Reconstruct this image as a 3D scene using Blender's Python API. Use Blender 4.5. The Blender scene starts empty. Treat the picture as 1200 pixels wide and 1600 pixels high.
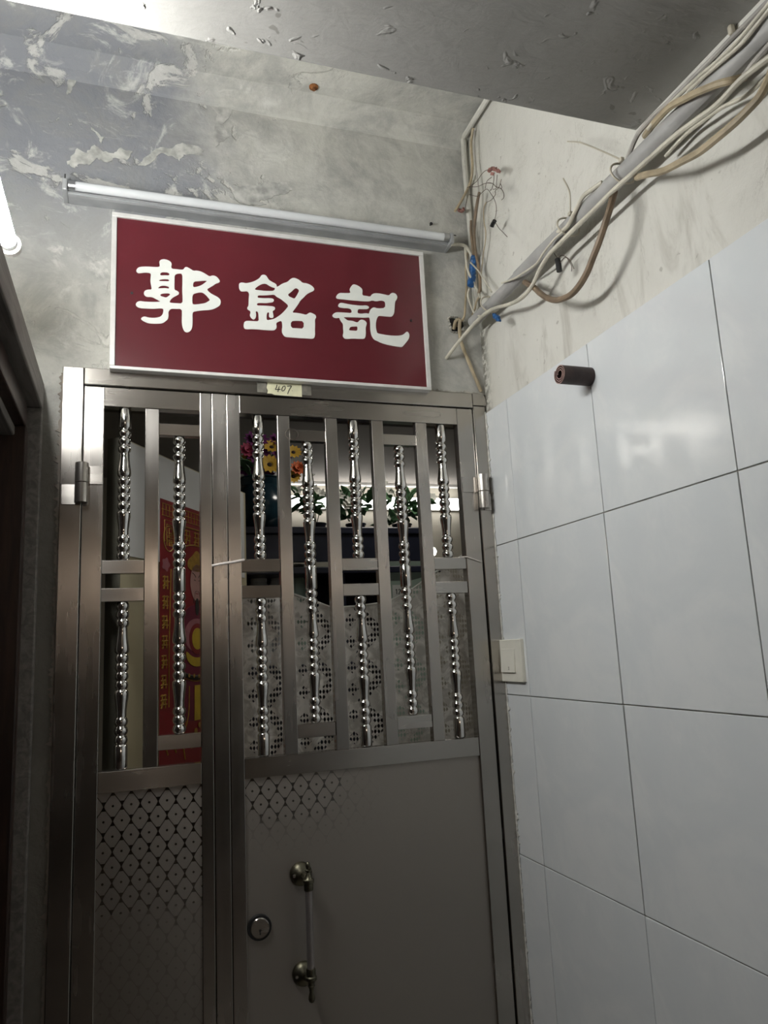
import bpy, bmesh, math, random
from mathutils import Vector, Matrix
random.seed(7)
scene = bpy.context.scene
COL = scene.collection

# ------------------------------------------------------------------ camera
EYE = 1.6                                   # metres above the corridor floor
RIGHT = Vector((0.94735593, -0.31646621, -0.04864036))
DOWN = Vector((0.01108786, 0.18424946, -0.98281697))
FWD = Vector((0.31999032, 0.93053817, 0.17805875))
CAM = Vector((0.0, -1.9, EYE))
FPX = 1174.7
cam_data = bpy.data.cameras.new('camera')
cam_data.sensor_fit = 'VERTICAL'; cam_data.sensor_height = 36.0
cam_data.lens = 36.0 * FPX / 1600.0
cam_data.clip_start = 0.02; cam_data.clip_end = 60
cam = bpy.data.objects.new('camera', cam_data); COL.objects.link(cam)
m = Matrix.Identity(4)
for i in range(3):
    m[i][0] = RIGHT[i]; m[i][1] = -DOWN[i]; m[i][2] = -FWD[i]; m[i][3] = CAM[i]
cam.matrix_world = m
scene.camera = cam

# ------------------------------------------------------------------ world, exposure
world = bpy.data.worlds.new('world'); scene.world = world; world.use_nodes = True
world.node_tree.nodes['Background'].inputs[0].default_value = (0.60, 0.62, 0.65, 1)
world.node_tree.nodes['Background'].inputs[1].default_value = 0.02
vs = scene.view_settings
vs.view_transform = 'Standard'; vs.look = 'None'; vs.gamma = 1.0; vs.use_curve_mapping = False
vs.exposure = 0.0
LAMP_POWER = 156.0          # corridor tube
ROOM_POWER = 8.0           # flat's ceiling-line lamp
PASSAGE_POWER = 18.0        # bulkhead lamp further down the passage

# ------------------------------------------------------------------ helpers
def at(px, py, axis, val):
    """point of the photograph on the plane axis = val (0 x, 1 y, 2 z)"""
    r = RIGHT * ((px - 600) / FPX) + DOWN * ((py - 800) / FPX) + FWD
    return CAM + r * ((val - CAM[axis]) / r[axis])

def link(o):
    COL.objects.link(o); return o

def meshobj(name, bm, mat, parent=None, smooth=False):
    me = bpy.data.meshes.new(name); bm.normal_update(); bm.to_mesh(me); bm.free()
    if mat: me.materials.append(mat)
    if smooth:
        for p in me.polygons: p.use_smooth = True
        me.set_sharp_from_angle(angle=math.radians(42))
    o = link(bpy.data.objects.new(name, me))
    if parent is not None:
        o.parent = parent
        if parent.type == 'EMPTY':
            o.matrix_parent_inverse = Matrix.Translation(-parent.location)
    return o

def shared(name, me, loc, parent=None, rot=(0, 0, 0)):
    o = link(bpy.data.objects.new(name, me)); o.location = loc; o.rotation_euler = rot
    if parent is not None:
        o.parent = parent
        if parent.type == 'EMPTY':
            o.matrix_parent_inverse = Matrix.Translation(-parent.location)
    return o

def tag(o, label, cat, group=None):
    o['label'] = label; o['category'] = cat
    if group: o['group'] = group
    return o

def thing(name, label, cat, loc=(0, 0, 0), group=None):
    o = link(bpy.data.objects.new(name, None)); o.location = loc; o.empty_display_size = 0.05
    return tag(o, label, cat, group)

def struct(o):
    o['kind'] = 'structure'; return o

def add_box(bm, x0, x1, y0, y1, z0, z1, bevel=0.0):
    vs_ = [bm.verts.new((x, y, z)) for x in (x0, x1) for y in (y0, y1) for z in (z0, z1)]
    f = [(0, 1, 3, 2), (4, 6, 7, 5), (0, 4, 5, 1), (2, 3, 7, 6), (0, 2, 6, 4), (1, 5, 7, 3)]
    fs = [bm.faces.new([vs_[i] for i in q]) for q in f]
    if bevel:
        es = list({e for q in fs for e in q.edges})
        bmesh.ops.bevel(bm, geom=es, offset=bevel, segments=2, affect='EDGES', profile=0.5)

def box(name, x0, x1, y0, y1, z0, z1, mat, parent=None, bevel=0.0):
    bm = bmesh.new(); add_box(bm, min(x0, x1), max(x0, x1), min(y0, y1), max(y0, y1), min(z0, z1), max(z0, z1), bevel)
    return meshobj(name, bm, mat, parent)

def add_lathe(bm, prof, n=16, axis='Z', origin=(0, 0, 0), caps=True):
    """prof: list of (r, h) along the axis"""
    o = Vector(origin); rings = []
    for r, h in prof:
        ring = []
        for k in range(n):
            a = 2 * math.pi * k / n; c, s = r * math.cos(a), r * math.sin(a)
            p = {'Z': (c, s, h), 'Y': (s, h, c), 'X': (h, c, s)}[axis]
            ring.append(bm.verts.new(o + Vector(p)))
        rings.append(ring)
    for a, b in zip(rings, rings[1:]):
        for k in range(n):
            bm.faces.new((a[k], a[(k + 1) % n], b[(k + 1) % n], b[k]))
    if caps:
        bm.faces.new(list(reversed(rings[0]))); bm.faces.new(rings[-1])

def lathe(name, prof, mat, parent=None, n=16, axis='Z', origin=(0, 0, 0), caps=True):
    bm = bmesh.new(); add_lathe(bm, prof, n, axis, origin, caps)
    return meshobj(name, bm, mat, parent, True)

def smooth_path(pts, sub=6):
    pts = [Vector(p) for p in pts]
    if len(pts) < 3: return pts
    out = []; P = [pts[0] * 2 - pts[1]] + pts + [pts[-1] * 2 - pts[-2]]
    for i in range(1, len(P) - 2):
        a, b, c, d = P[i - 1:i + 3]
        for k in range(sub):
            t = k / sub
            out.append(0.5 * ((2 * b) + (c - a) * t + (2 * a - 5 * b + 4 * c - d) * t * t + (3 * b - a - 3 * c + d) * t ** 3))
    out.append(pts[-1]); return out

def add_tube(bm, pts, r, n=8, sub=6, taper=None):
    path = smooth_path(pts, sub); rings = []; up = Vector((0.13, 0.21, 0.97))
    for i, p in enumerate(path):
        t = (path[min(i + 1, len(path) - 1)] - path[max(i - 1, 0)]).normalized()
        u = up - t * up.dot(t)
        if u.length < 1e-3: u = t.orthogonal()
        u.normalize(); v = t.cross(u); up = u
        rr = r if taper is None else r * (1 + (taper - 1) * i / (len(path) - 1))
        rings.append([bm.verts.new(p + (u * math.cos(2 * math.pi * k / n) + v * math.sin(2 * math.pi * k / n)) * rr) for k in range(n)])
    for a, b in zip(rings, rings[1:]):
        for k in range(n): bm.faces.new((a[k], a[(k + 1) % n], b[(k + 1) % n], b[k]))
    bm.faces.new(list(reversed(rings[0]))); bm.faces.new(rings[-1])

def tube(name, pts, r, mat, parent=None, n=8, sub=6, taper=None):
    bm = bmesh.new(); add_tube(bm, pts, r, n, sub, taper); return meshobj(name, bm, mat, parent, True)

def outline(name, loops, mat, thick, to3d, normal, parent=None):
    """filled 2-D outline with holes (lists of 2-D points) extruded along normal"""
    cu = bpy.data.curves.new(name, 'CURVE'); cu.dimensions = '2D'; cu.fill_mode = 'BOTH'
    for lp in loops:
        sp = cu.splines.new('POLY'); sp.points.add(len(lp) - 1); sp.use_cyclic_u = True
        for p, q in zip(sp.points, lp): p.co = (q[0], q[1], 0, 1)
    tmp = bpy.data.objects.new(name, cu); COL.objects.link(tmp)
    dg = bpy.context.evaluated_depsgraph_get()
    me0 = bpy.data.meshes.new_from_object(tmp.evaluated_get(dg))
    bm = bmesh.new(); bm.from_mesh(me0)
    bpy.data.objects.remove(tmp); bpy.data.curves.remove(cu); bpy.data.meshes.remove(me0)
    bmesh.ops.remove_doubles(bm, verts=bm.verts, dist=1e-6)
    for v in bm.verts: v.co = to3d(v.co.x, v.co.y)
    nv = Vector(normal)
    bm.normal_update()
    for f in bm.faces:
        if f.normal.dot(nv) < 0: f.normal_flip()
    r = bmesh.ops.extrude_face_region(bm, geom=list(bm.faces))
    bmesh.ops.translate(bm, vec=nv * thick, verts=[v for v in r['geom'] if isinstance(v, bmesh.types.BMVert)])
    bmesh.ops.recalc_face_normals(bm, faces=bm.faces)
    return meshobj(name, bm, mat, parent)

def chaikin(lp, it=2):
    for _ in range(it):
        out = []
        for a, b in zip(lp, lp[1:] + lp[:1]):
            out.append((a[0] * .75 + b[0] * .25, a[1] * .75 + b[1] * .25)); out.append((a[0] * .25 + b[0] * .75, a[1] * .25 + b[1] * .75))
        lp = out
    return lp

# ------------------------------------------------------------------ materials
class N:
    """small node-tree builder"""
    def __init__(s, name):
        s.m = bpy.data.materials.new(name); s.m.use_nodes = True
        s.t = s.m.node_tree; s.b = s.t.nodes['Principled BSDF']; s.out = s.t.nodes['Material Output']
        s.tc = s.t.nodes.new('ShaderNodeTexCoord'); s.co = s.tc.outputs['Object']
    def n(s, kind, **kw):
        nd = s.t.nodes.new(kind)
        for k, v in kw.items(): setattr(nd, k, v)
        return nd
    def put(s, sock, v):
        if hasattr(v, 'is_output') and v.is_output: s.t.links.new(v, sock)
        elif isinstance(v, (tuple, list)) and sock.type == 'RGBA': sock.default_value = (*v[:3], 1)
        else: sock.default_value = v
    def math(s, op, a, b=0.0, c=None, clamp=False):
        nd = s.n('ShaderNodeMath', operation=op, use_clamp=clamp); s.put(nd.inputs[0], a); s.put(nd.inputs[1], b)
        if c is not None: s.put(nd.inputs[2], c)
        return nd.outputs[0]
    def noise(s, scale, detail=4, rough=0.55, dist=0.0, co=None, stretch=None):
        nd = s.n('ShaderNodeTexNoise'); nd.inputs['Scale'].default_value = scale; nd.inputs['Detail'].default_value = detail
        nd.inputs['Roughness'].default_value = rough; nd.inputs['Distortion'].default_value = dist
        c = co or s.co
        if stretch:
            mp = s.n('ShaderNodeMapping'); mp.inputs['Scale'].default_value = stretch; s.t.links.new(c, mp.inputs[0]); c = mp.outputs[0]
        s.t.links.new(c, nd.inputs['Vector']); return nd.outputs['Fac']
    def ramp(s, v, lo, hi, a=0.0, b=1.0, smooth=True):
        nd = s.n('ShaderNodeMapRange', interpolation_type='SMOOTHSTEP' if smooth else 'LINEAR')
        for k, x in zip(range(5), (v, lo, hi, a, b)): s.put(nd.inputs[k], x)
        return nd.outputs[0]
    def mix(s, f, a, b):
        nd = s.n('ShaderNodeMix', data_type='RGBA'); s.put(nd.inputs[0], f); s.put(nd.inputs[6], a); s.put(nd.inputs[7], b); return nd.outputs[2]
    def xyz(s):
        nd = s.n('ShaderNodeSeparateXYZ'); s.t.links.new(s.co, nd.inputs[0]); return nd.outputs
    def bump(s, h, strength=0.3, dist=0.01):
        nd = s.n('ShaderNodeBump'); nd.inputs['Strength'].default_value = strength; nd.inputs['Distance'].default_value = dist
        s.put(nd.inputs['Height'], h); s.t.links.new(nd.outputs[0], s.b.inputs['Normal'])
    def set(s, **kw):
        names = {'col': 'Base Color', 'rough': 'Roughness', 'metal': 'Metallic', 'emis': 'Emission Color', 'power': 'Emission Strength',
                 'spec': 'Specular IOR Level', 'coat': 'Coat Weight', 'coatr': 'Coat Roughness', 'trans': 'Transmission Weight', 'aniso': 'Anisotropic', 'alpha': 'Alpha'}
        for k, v in kw.items(): s.put(s.b.inputs[names[k]], v)
        return s

def simple(name, col, rough=0.5, metal=0.0, var=0.12, scale=9.0, bump=0.0, bscale=60.0, **kw):
    g = N(name); f = g.noise(scale, 4)
    lo = tuple(c * (1 - var) for c in col); hi = tuple(min(1, c * (1 + var)) for c in col)
    g.set(col=g.mix(g.ramp(f, .3, .7), lo, hi), rough=rough, metal=metal, **kw)
    if bump: g.bump(g.noise(bscale, 3), bump, 0.004)
    return g.m

def mat_plaster_front():
    g = N('weathered_plaster'); x, y, z = g.xyz()
    big = g.noise(2.2, 6, .6); fine = g.noise(14, 6, .65, .4)
    base = g.mix(g.ramp(big, .35, .65), (.58, .575, .525), (.47, .47, .44))
    base = g.mix(g.ramp(fine, .42, .72, 0, .55), base, (.66, .655, .61))
    # grey mould creeping in from the lit corner
    reach = g.math('ADD', g.ramp(x, .50, -.20, 0, 1, False), g.math('MULTIPLY', g.noise(3.1, 5, .6), 1.1))
    high = g.ramp(z, 2.45, 2.85)
    mould = g.math('MULTIPLY', g.ramp(reach, .78, 1.25), high)
    base = g.mix(g.math('MULTIPLY', mould, .88), base, (.185, .195, .225))
    batten_shade = g.math('MULTIPLY', g.ramp(g.noise(2.7, 6, .7, .5), .50, .66), g.ramp(z, 2.6, 2.8, 0, .45))  # shade about the batten over the sign, put into the colour as patches
    base = g.mix(batten_shade, base, (.30, .30, .28))
    # peeled places show paler coats
    pn = g.noise(6.5, 7, .62, .7)
    peel = g.math('MULTIPLY', g.ramp(pn, .555, .60), g.math('MULTIPLY', g.ramp(x, .66, .30), g.ramp(z, 2.22, 2.45)))
    base = g.mix(g.math('MULTIPLY', peel, .50), base, (.74, .73, .68))
    scr = g.noise(20, 6, .7, 1.5, stretch=(.6, 1, 2.2)); base = g.mix(g.ramp(scr, .58, .70, 0, .22), base, (.70, .69, .66)); mott = g.noise(5.2, 7, .72, .5); base = g.mix(g.ramp(mott, .44, .64, 0, .5), base, (.27, .27, .26)); base = g.mix(g.math('MULTIPLY', g.ramp(g.noise(8.5, 6, .7, .9), .55, .68, 0, .55), g.ramp(x, .7, .2)), base, (.70, .70, .66)); base = g.mix(g.ramp(scr, .36, .30, 0, .4), base, (.30, .29, .27))
    # dirt running beside the gate
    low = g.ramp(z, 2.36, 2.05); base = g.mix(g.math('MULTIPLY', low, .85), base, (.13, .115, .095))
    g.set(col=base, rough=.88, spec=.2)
    h = g.math('ADD', g.math('MULTIPLY', peel, -.9), g.math('ADD', g.math('MULTIPLY', fine, .8), g.math('MULTIPLY', g.noise(45, 4), .35)))
    g.bump(h, .6, .008); return g.m

def mat_plaster_right():
    g = N('offwhite_plaster'); x, y, z = g.xyz()
    big = g.noise(1.8, 6, .6, .3); fine = g.noise(11, 7, .7, .8)
    base = g.mix(g.ramp(big, .38, .66), (.71, .70, .65), (.61, .60, .55))
    streak = g.noise(7, 5, .6, .6, stretch=(1, 1.8, .55))
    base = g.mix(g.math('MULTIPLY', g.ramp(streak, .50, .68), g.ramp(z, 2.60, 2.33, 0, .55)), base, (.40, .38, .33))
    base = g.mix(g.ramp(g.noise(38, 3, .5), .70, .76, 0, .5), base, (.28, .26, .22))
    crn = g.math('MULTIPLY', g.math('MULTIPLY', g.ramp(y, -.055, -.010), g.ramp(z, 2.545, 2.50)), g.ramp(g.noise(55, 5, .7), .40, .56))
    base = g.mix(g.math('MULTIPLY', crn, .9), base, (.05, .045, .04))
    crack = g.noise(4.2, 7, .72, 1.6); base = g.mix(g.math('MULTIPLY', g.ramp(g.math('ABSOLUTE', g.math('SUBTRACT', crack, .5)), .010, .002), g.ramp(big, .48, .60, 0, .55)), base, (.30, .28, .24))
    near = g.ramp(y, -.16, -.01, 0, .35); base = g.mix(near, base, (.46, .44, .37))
    g.set(col=base, rough=.8, spec=.25)
    g.bump(g.math('ADD', g.math('MULTIPLY', fine, .7), g.math('MULTIPLY', streak, 1.3)), .55, .008); return g.m

def mat_soffit():
    g = N('painted_concrete_soffit')
    b = g.noise(3, 5, .6); lump = g.noise(26, 6, .7, .5); brush = g.noise(26, 5, .6, .2, stretch=(.3, 1.5, 1)); sparse = g.ramp(g.noise(24, 3, .5, .6), .63, .76)
    c = g.mix(g.ramp(b, .35, .7), (.31, .305, .29), (.26, .255, .24))
    pit = g.ramp(g.noise(34, 2, .4), .71, .75); c = g.mix(pit, c, (.20, .195, .18))
    g.set(col=c, rough=.6, spec=.35)
    g.bump(g.math('ADD', g.math('MULTIPLY', sparse, .8), g.math('ADD', g.math('MULTIPLY', lump, .25), g.math('MULTIPLY', brush, .55))), .85, .007); return g.m

def mat_tile():
    g = N('glazed_tile'); v = g.noise(3.2, 8, .62, 1.2)
    c = g.mix(g.ramp(v, .40, .62), (.72, .75, .765), (.78, .80, .805))
    c = g.mix(g.ramp(g.noise(95, 2), .77, .79, 0, .7), c, (.25, .24, .22))
    g.set(col=c, rough=.09, spec=.5); g.bump(g.noise(5, 3, .5), .05, .01); return g.m

def mat_steel(name, stretch, axis, col=(.44, .415, .385), rough=.25):
    g = N(name); s = g.noise(9, 3, .5, 0, stretch=stretch); big = g.noise(3.5, 3, .5)
    c = g.mix(g.ramp(big, .3, .72), tuple(k * .86 for k in col), tuple(k * 1.08 for k in col))
    g.set(col=c, metal=1.0, rough=g.math('ADD', g.ramp(s, .3, .7, -.02, .02), g.ramp(big, .3, .75, rough - .03, rough + .05)), aniso=.7)
    tg = g.n('ShaderNodeTangent', direction_type='RADIAL', axis=axis); g.t.links.new(tg.outputs[0], g.b.inputs['Tangent'])
    return g.m

def mat_etched():
    g = N('etched_steel_panel'); x, y, z = g.xyz()
    u = g.math('DIVIDE', x, .0395); v = g.math('DIVIDE', z, .0655)
    tri = g.math('SUBTRACT', 1.0, g.math('MULTIPLY', g.math('ABSOLUTE', g.math('SUBTRACT', g.math('FRACT', g.math('ADD', v, .5)), .5)), 4.0))
    cs = g.math('MULTIPLY', g.math('ADD', g.math('COSINE', g.math('MULTIPLY', v, 2 * math.pi)), g.math('MULTIPLY', tri, 1.4)), .25 / 2.4)
    def near(off, sgn):
        q = g.math('ADD', u, g.math('ADD', g.math('MULTIPLY', cs, sgn), off))
        return g.math('ABSOLUTE', g.math('SUBTRACT', g.math('FRACT', q), .5))
    a = near(.5, -1.0); b = near(0.0, 1.0)
    lines = g.math('MAXIMUM', g.math('LESS_THAN', a, .026), g.math('LESS_THAN', b, .026))
    c4 = cs                                     # cosine * .25
    def node(off, sgn):
        dd = g.math('ABSOLUTE', g.math('SUBTRACT', g.math('FRACT', g.math('ADD', u, off)), .5))
        gap = g.math('SUBTRACT', .278, g.math('MULTIPLY', c4, sgn))
        return g.math('MULTIPLY', g.math('LESS_THAN', dd, gap), g.math('GREATER_THAN', g.math('MULTIPLY', c4, sgn), .115))
    lines = g.math('MAXIMUM', lines, g.math('MAXIMUM', node(.25, 1.0), node(.75, -1.0)))
    # worn: the polish only survives in places, mostly toward the hinge side and the top
    wear = g.noise(3.0, 4, .6)
    keep = g.math('MULTIPLY', g.ramp(g.math('ADD', wear, g.ramp(x, .62, -.05, -.10, .32, False)), .52, .66), g.ramp(z, .95, 1.25, .35, 1))
    du = g.math('SUBTRACT', g.math('FRACT', u), .75); dv = g.math('SUBTRACT', g.math('FRACT', g.math('ADD', v, .5)), .5)
    du2 = g.math('SUBTRACT', g.math('FRACT', u), .25); dv2 = g.math('SUBTRACT', g.math('FRACT', v), .5)
    def dot(p, q): return g.math('LESS_THAN', g.math('ADD', g.math('MULTIPLY', p, p), g.math('MULTIPLY', g.math('MULTIPLY', q, q), 2.7)), .0042)
    lines = g.math('MAXIMUM', lines, g.math('MAXIMUM', dot(du, dv), dot(du2, dv2)))
    leftp = g.math('LESS_THAN', x, .22)
    faint = g.math('MULTIPLY', g.math('MULTIPLY', g.ramp(z, 1.10, 1.26, 0, .7), g.ramp(x, .64, .44)), g.ramp(wear, .30, .48))
    keep = g.math('ADD', g.math('MULTIPLY', keep, leftp), g.math('MULTIPLY', faint, g.math('SUBTRACT', 1.0, leftp)))
    lines = g.math('MULTIPLY', lines, keep)
    c = g.mix(lines, (.36, .335, .305), (.19, .18, .165))
    g.set(col=c, metal=g.ramp(lines, 0, 1, .85, 1.0), rough=g.ramp(lines, 0, 1, .46, .10)); return g.m

def mat_lace():
    g = N('white_lace'); x, y, z = g.xyz()
    tri = g.math('PINGPONG', g.math('ADD', z, 3.0), .062)
    bx = g.math('SUBTRACT', g.math('FRACT', g.math('DIVIDE', g.math('ADD', x, 1.02), .131)), .5)
    d = g.math('ABSOLUTE', g.math('SUBTRACT', g.math('MULTIPLY', bx, .131), g.math('SUBTRACT', g.math('MULTIPLY', tri, .9), .028)))
    band = g.math('LESS_THAN', d, .0150)
    bx2 = g.math('ABSOLUTE', g.math('ADD', g.math('MULTIPLY', bx, .131), .052))
    spot = g.math('LESS_THAN', g.math('ADD', bx2, g.math('ABSOLUTE', g.math('SUBTRACT', tri, .033))), .017)
    k1 = g.math('SINE', g.math('MULTIPLY', g.math('ADD', x, g.math('MULTIPLY', z, .62)), 2 * math.pi / .0175))
    k2 = g.math('SINE', g.math('MULTIPLY', g.math('SUBTRACT', x, g.math('MULTIPLY', z, .62)), 2 * math.pi / .0175))
    hole = g.math('LESS_THAN', g.math('ABSOLUTE', g.math('ADD', k1, g.math('MULTIPLY', k2, 1.0))), 9)
    cell = g.math('GREATER_THAN', g.math('MULTIPLY', k1, k2), .10)
    cut = g.math('MULTIPLY', g.math('MAXIMUM', band, spot), cell)
    fl = g.noise(26, 4, .6, 1.2)
    dens = g.ramp(fl, .38, .58, .90, 1.0)
    alpha = g.math('MULTIPLY', g.math('SUBTRACT', 1.0, cut), dens)
    col = g.mix(g.ramp(fl, .42, .62), (.66, .65, .61), (.90, .89, .85))
    di = g.n('ShaderNodeBsdfDiffuse'); tr = g.n('ShaderNodeBsdfTranslucent'); tp = g.n('ShaderNodeBsdfTransparent')
    g.put(di.inputs[0], col); g.put(tr.inputs[0], col)
    m1 = g.n('ShaderNodeMixShader'); m1.inputs[0].default_value = .4; g.t.links.new(di.outputs[0], m1.inputs[1]); g.t.links.new(tr.outputs[0], m1.inputs[2])
    m2 = g.n('ShaderNodeMixShader'); g.put(m2.inputs[0], alpha); g.t.links.new(tp.outputs[0], m2.inputs[1]); g.t.links.new(m1.outputs[0], m2.inputs[2])
    g.t.links.new(m2.outputs[0], g.out.inputs[0]); return g.m

def mat_wood(name, a, b, rough=.45, axis=(6, 6, .5)):
    g = N(name); f = g.noise(9, 6, .6, .8, stretch=axis)
    g.set(col=g.mix(g.ramp(f, .3, .7), a, b), rough=rough); g.bump(f, .15, .003); return g.m

def emitter(name, col, power):
    g = N(name); g.set(col=(.9, .9, .9), emis=col, power=power, rough=.4); return g.m

MT = {
    'front': mat_plaster_front(), 'right': mat_plaster_right(), 'soffit': mat_soffit(), 'tile': mat_tile(),
    'steel_v': mat_steel('brushed_steel_upright', (6, 6, .18), 'Z'), 'steel_h': mat_steel('brushed_steel_cross', (.18, 6, 6), 'X'),
    'chrome': simple('polished_steel', (.66, .65, .63), .08, 1.0, .06, 20), 'etched': mat_etched(), 'lace': mat_lace(),
    'grout': simple('dark_grout', (.20, .19, .17), .95, 0, .3, 30, .3),
    'sign_red': simple('maroon_sign_face', (.106, .013, .020), .22, 0, .08, 3, coat=.25), 'sign_white': simple('white_sign_vinyl', (.80, .82, .78), .45, 0, .03, 20),
    'alu': simple('pale_aluminium_trim', (.78, .77, .75), .38, 0.25, .05, 30),
    'paint_white': simple('white_enamel', (.72, .72, .70), .35, 0, .06, 12), 'glass_white': simple('frosted_tube_glass', (.66, .68, .70), .18, 0, .04, 8, coat=.5),
    'batten': simple('grey_anodised_batten', (.40, .41, .42), .35, .35, .1, 14), 'reflector': simple('dull_aluminium', (.45, .46, .47), .3, 1.0, .1, 14), 'black': simple('black_plastic', (.012, .012, .013), .45, 0, .3, 30),
    'cable_white': simple('aged_white_cable', (.58, .55, .46), .5, 0, .16, 22, .1), 'cable_grey': simple('painted_grey_cable', (.38, .36, .33), .6, 0, .18, 18, .2),
    'cable_tan': simple('yellowed_cable', (.40, .33, .22), .5, 0, .22, 16, .15), 'cable_brown': simple('brown_old_cable', (.20, .145, .095), .55, 0, .25, 20, .2),
    'conduit': simple('grey_painted_conduit', (.37, .365, .355), .5, 0, .14, 12, .12, 40), 'wire_dark': simple('bare_dark_wire', (.09, .065, .05), .6, 0, .3, 40),
    'tape_blue': simple('blue_tape', (.015, .09, .26), .4, 0, .2, 30, .2), 'tie': simple('aged_nylon_tie', (.50, .46, .37), .5, 0, .15, 20),
    'connector': simple('dusty_red_connector', (.26, .12, .10), .6, 0, .35, 60), 'roll': simple('brown_rolled_leather', (.040, .022, .020), .55, 0, .35, 24, .3), 'roll_edge': simple('pale_roll_edge', (.27, .17, .15), .7, 0, .25, 50),
    'switch': simple('ivory_plastic', (.80, .78, .69), .4, 0, .05, 10), 'paper': simple('yellowed_paper_tape', (.70, .68, .47), .65, 0, .12, 30), 'residue': simple('old_tape_residue', (.20, .19, .16), .6, .3, .2, 60), 'ink': simple('dark_ink', (.02, .018, .015), .6, 0, .1, 20),
    'mortar': simple('ragged_mortar', (.44, .42, .37), .95, 0, .3, 40, .5), 'dark_hole': simple('dark_cavity', (.012, .011, .010), .95, 0, .3, 20),
    'brass': simple('tarnished_bronze', (.15, .14, .10), .36, 1.0, .3, 40), 'grip': simple('grey_grip', (.33, .305, .295), .38, .8, .1, 20),
    'dwood': mat_wood('dark_stained_wood', (.020, .011, .008), (.050, .026, .018), .38), 'fascia': mat_wood('grey_weathered_wood', (.13, .12, .11), (.24, .22, .20), .5, (6, .5, 6)),
    'string': simple('white_string', (.74, .68, .64), .8, 0, .08, 60), 'rust': simple('rust', (.20, .075, .02), .8, 0, .4, 60),
    'cream': simple('cream_paint', (.46, .41, .27), .55, 0, .06, 4), 'sheet': simple('glossy_pale_sheet', (.72, .73, .72), .20, 0, .05, 5, .15, 12), 'olive_shade': simple('shaded_olive_jamb', (.085, .08, .06), .6, 0, .15, 6),
    'poster_red': simple('poster_red', (.22, .004, .010), .3, 0, .12, 12, coat=.3), 'gold': simple('gold_print', (.42, .25, .045), .35, .3, .2, 60), 'poster_pink': simple('poster_pink', (.36, .13, .15), .4, 0, .1, 30), 'poster_skin': simple('poster_skin', (.44, .25, .22), .4, 0, .06, 30), 'poster_yellow': simple('poster_yellow', (.52, .36, .03), .4, 0, .1, 30), 'poster_purple': simple('poster_purple', (.15, .012, .035), .4, 0, .1, 30),
    'room_wall': simple('room_wall_cream', (.46, .43, .36), .8, 0, .05, 3), 'room_ceiling': simple('room_ceiling_grey', (.28, .26, .235), .9, 0, .04, 3), 'room_floor': simple('room_floor_tile', (.30, .27, .22), .4, 0, .1, 6),
    'navy': simple('navy_lacquer', (.016, .018, .032), .3, 0, .25, 8), 'mint': simple('mint_paint', (.40, .52, .44), .5, 0, .05, 6), 'leaf': simple('leaf_green', (.10, .20, .10), .45, 0, .35, 30), 'stem': simple('stem_green', (.05, .09, .03), .6, 0, .2, 30),
    'petal_yellow': simple('yellow_petal', (.62, .38, .05), .6, 0, .15, 40), 'petal_purple': simple('purple_petal', (.17, .03, .15), .7, 0, .25, 40), 'petal_pink': simple('magenta_petal', (.40, .06, .12), .7, 0, .2, 40), 'petal_orange': simple('orange_petal', (.55, .14, .05), .7, 0, .2, 40), 'petal_white': simple('white_petal', (.72, .72, .66), .6, 0, .08, 40), 'seed': simple('dark_flower_centre', (.04, .025, .02), .9, 0, .3, 60),
    'vase': simple('dark_teal_glaze', (.012, .035, .05), .15, 0, .3, 12), 'grime': simple('grimy_brown_wall', (.22, .19, .16), .8, 0, .2, 4), 'floor': simple('worn_concrete_floor', (.38, .34, .30), .7, 0, .2, 5, .2),
    'lamp': emitter('lit_tube', (.98, .985, .965), LAMP_POWER), 'room_lamp': emitter('lit_room_tube', (1.0, .98, .95), ROOM_POWER), 'passage_lamp': emitter('lit_warm_globe', (1.0, .82, .66), PASSAGE_POWER), 'fill_lamp': emitter('lit_fill_shade', (1.0, .96, .88), 19.0), 'bulb': emitter('lit_downlight', (1.0, .95, .82), 9.0),
}

# ------------------------------------------------------------------ the setting
XR, XL = 0.98, -0.45            # tile face on the right, wall behind the left door frame
ZT, ZS, ZC = 2.26, 2.630, 3.164 # top of tiling, beam soffit, ceiling
YS = -0.757                     # near edge of the ceiling bay
YB = -4.6                       # far end of the passage
GX0, GX1, GZ1 = -0.16, 0.982, 2.3175

bm = bmesh.new()
add_box(bm, XL - .12, GX0, 0, .12, 0, GZ1); add_box(bm, XL - .12, XR + .12, 0, .12, GZ1, ZC + .1)
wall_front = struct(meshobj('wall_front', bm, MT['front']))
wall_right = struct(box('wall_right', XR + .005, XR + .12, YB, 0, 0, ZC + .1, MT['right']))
struct(box('wall_left', XL - .12, XL, YB, 0, 0, ZC + .1, MT['right'])); box('added_dado', XL, XL + .006, YB, -1.17, 0, 2.25, MT['grime'], bpy.data.objects['wall_left'])  # unseen dark dado added to keep the lower reflections dim
struct(box('wall_back', XL - .12, XR + .12, YB - .12, YB, 0, ZC + .1, MT['grime']))
struct(box('floor', XL - .12, XR + .12, YB, .12, -.1, 0, MT['floor']))
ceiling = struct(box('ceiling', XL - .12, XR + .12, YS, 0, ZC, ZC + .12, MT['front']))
struct(box('ceiling_beam', XL - .12, XR + .12, YB, YS, ZS, ZC + .12, MT['soffit'], None, .006))
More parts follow.
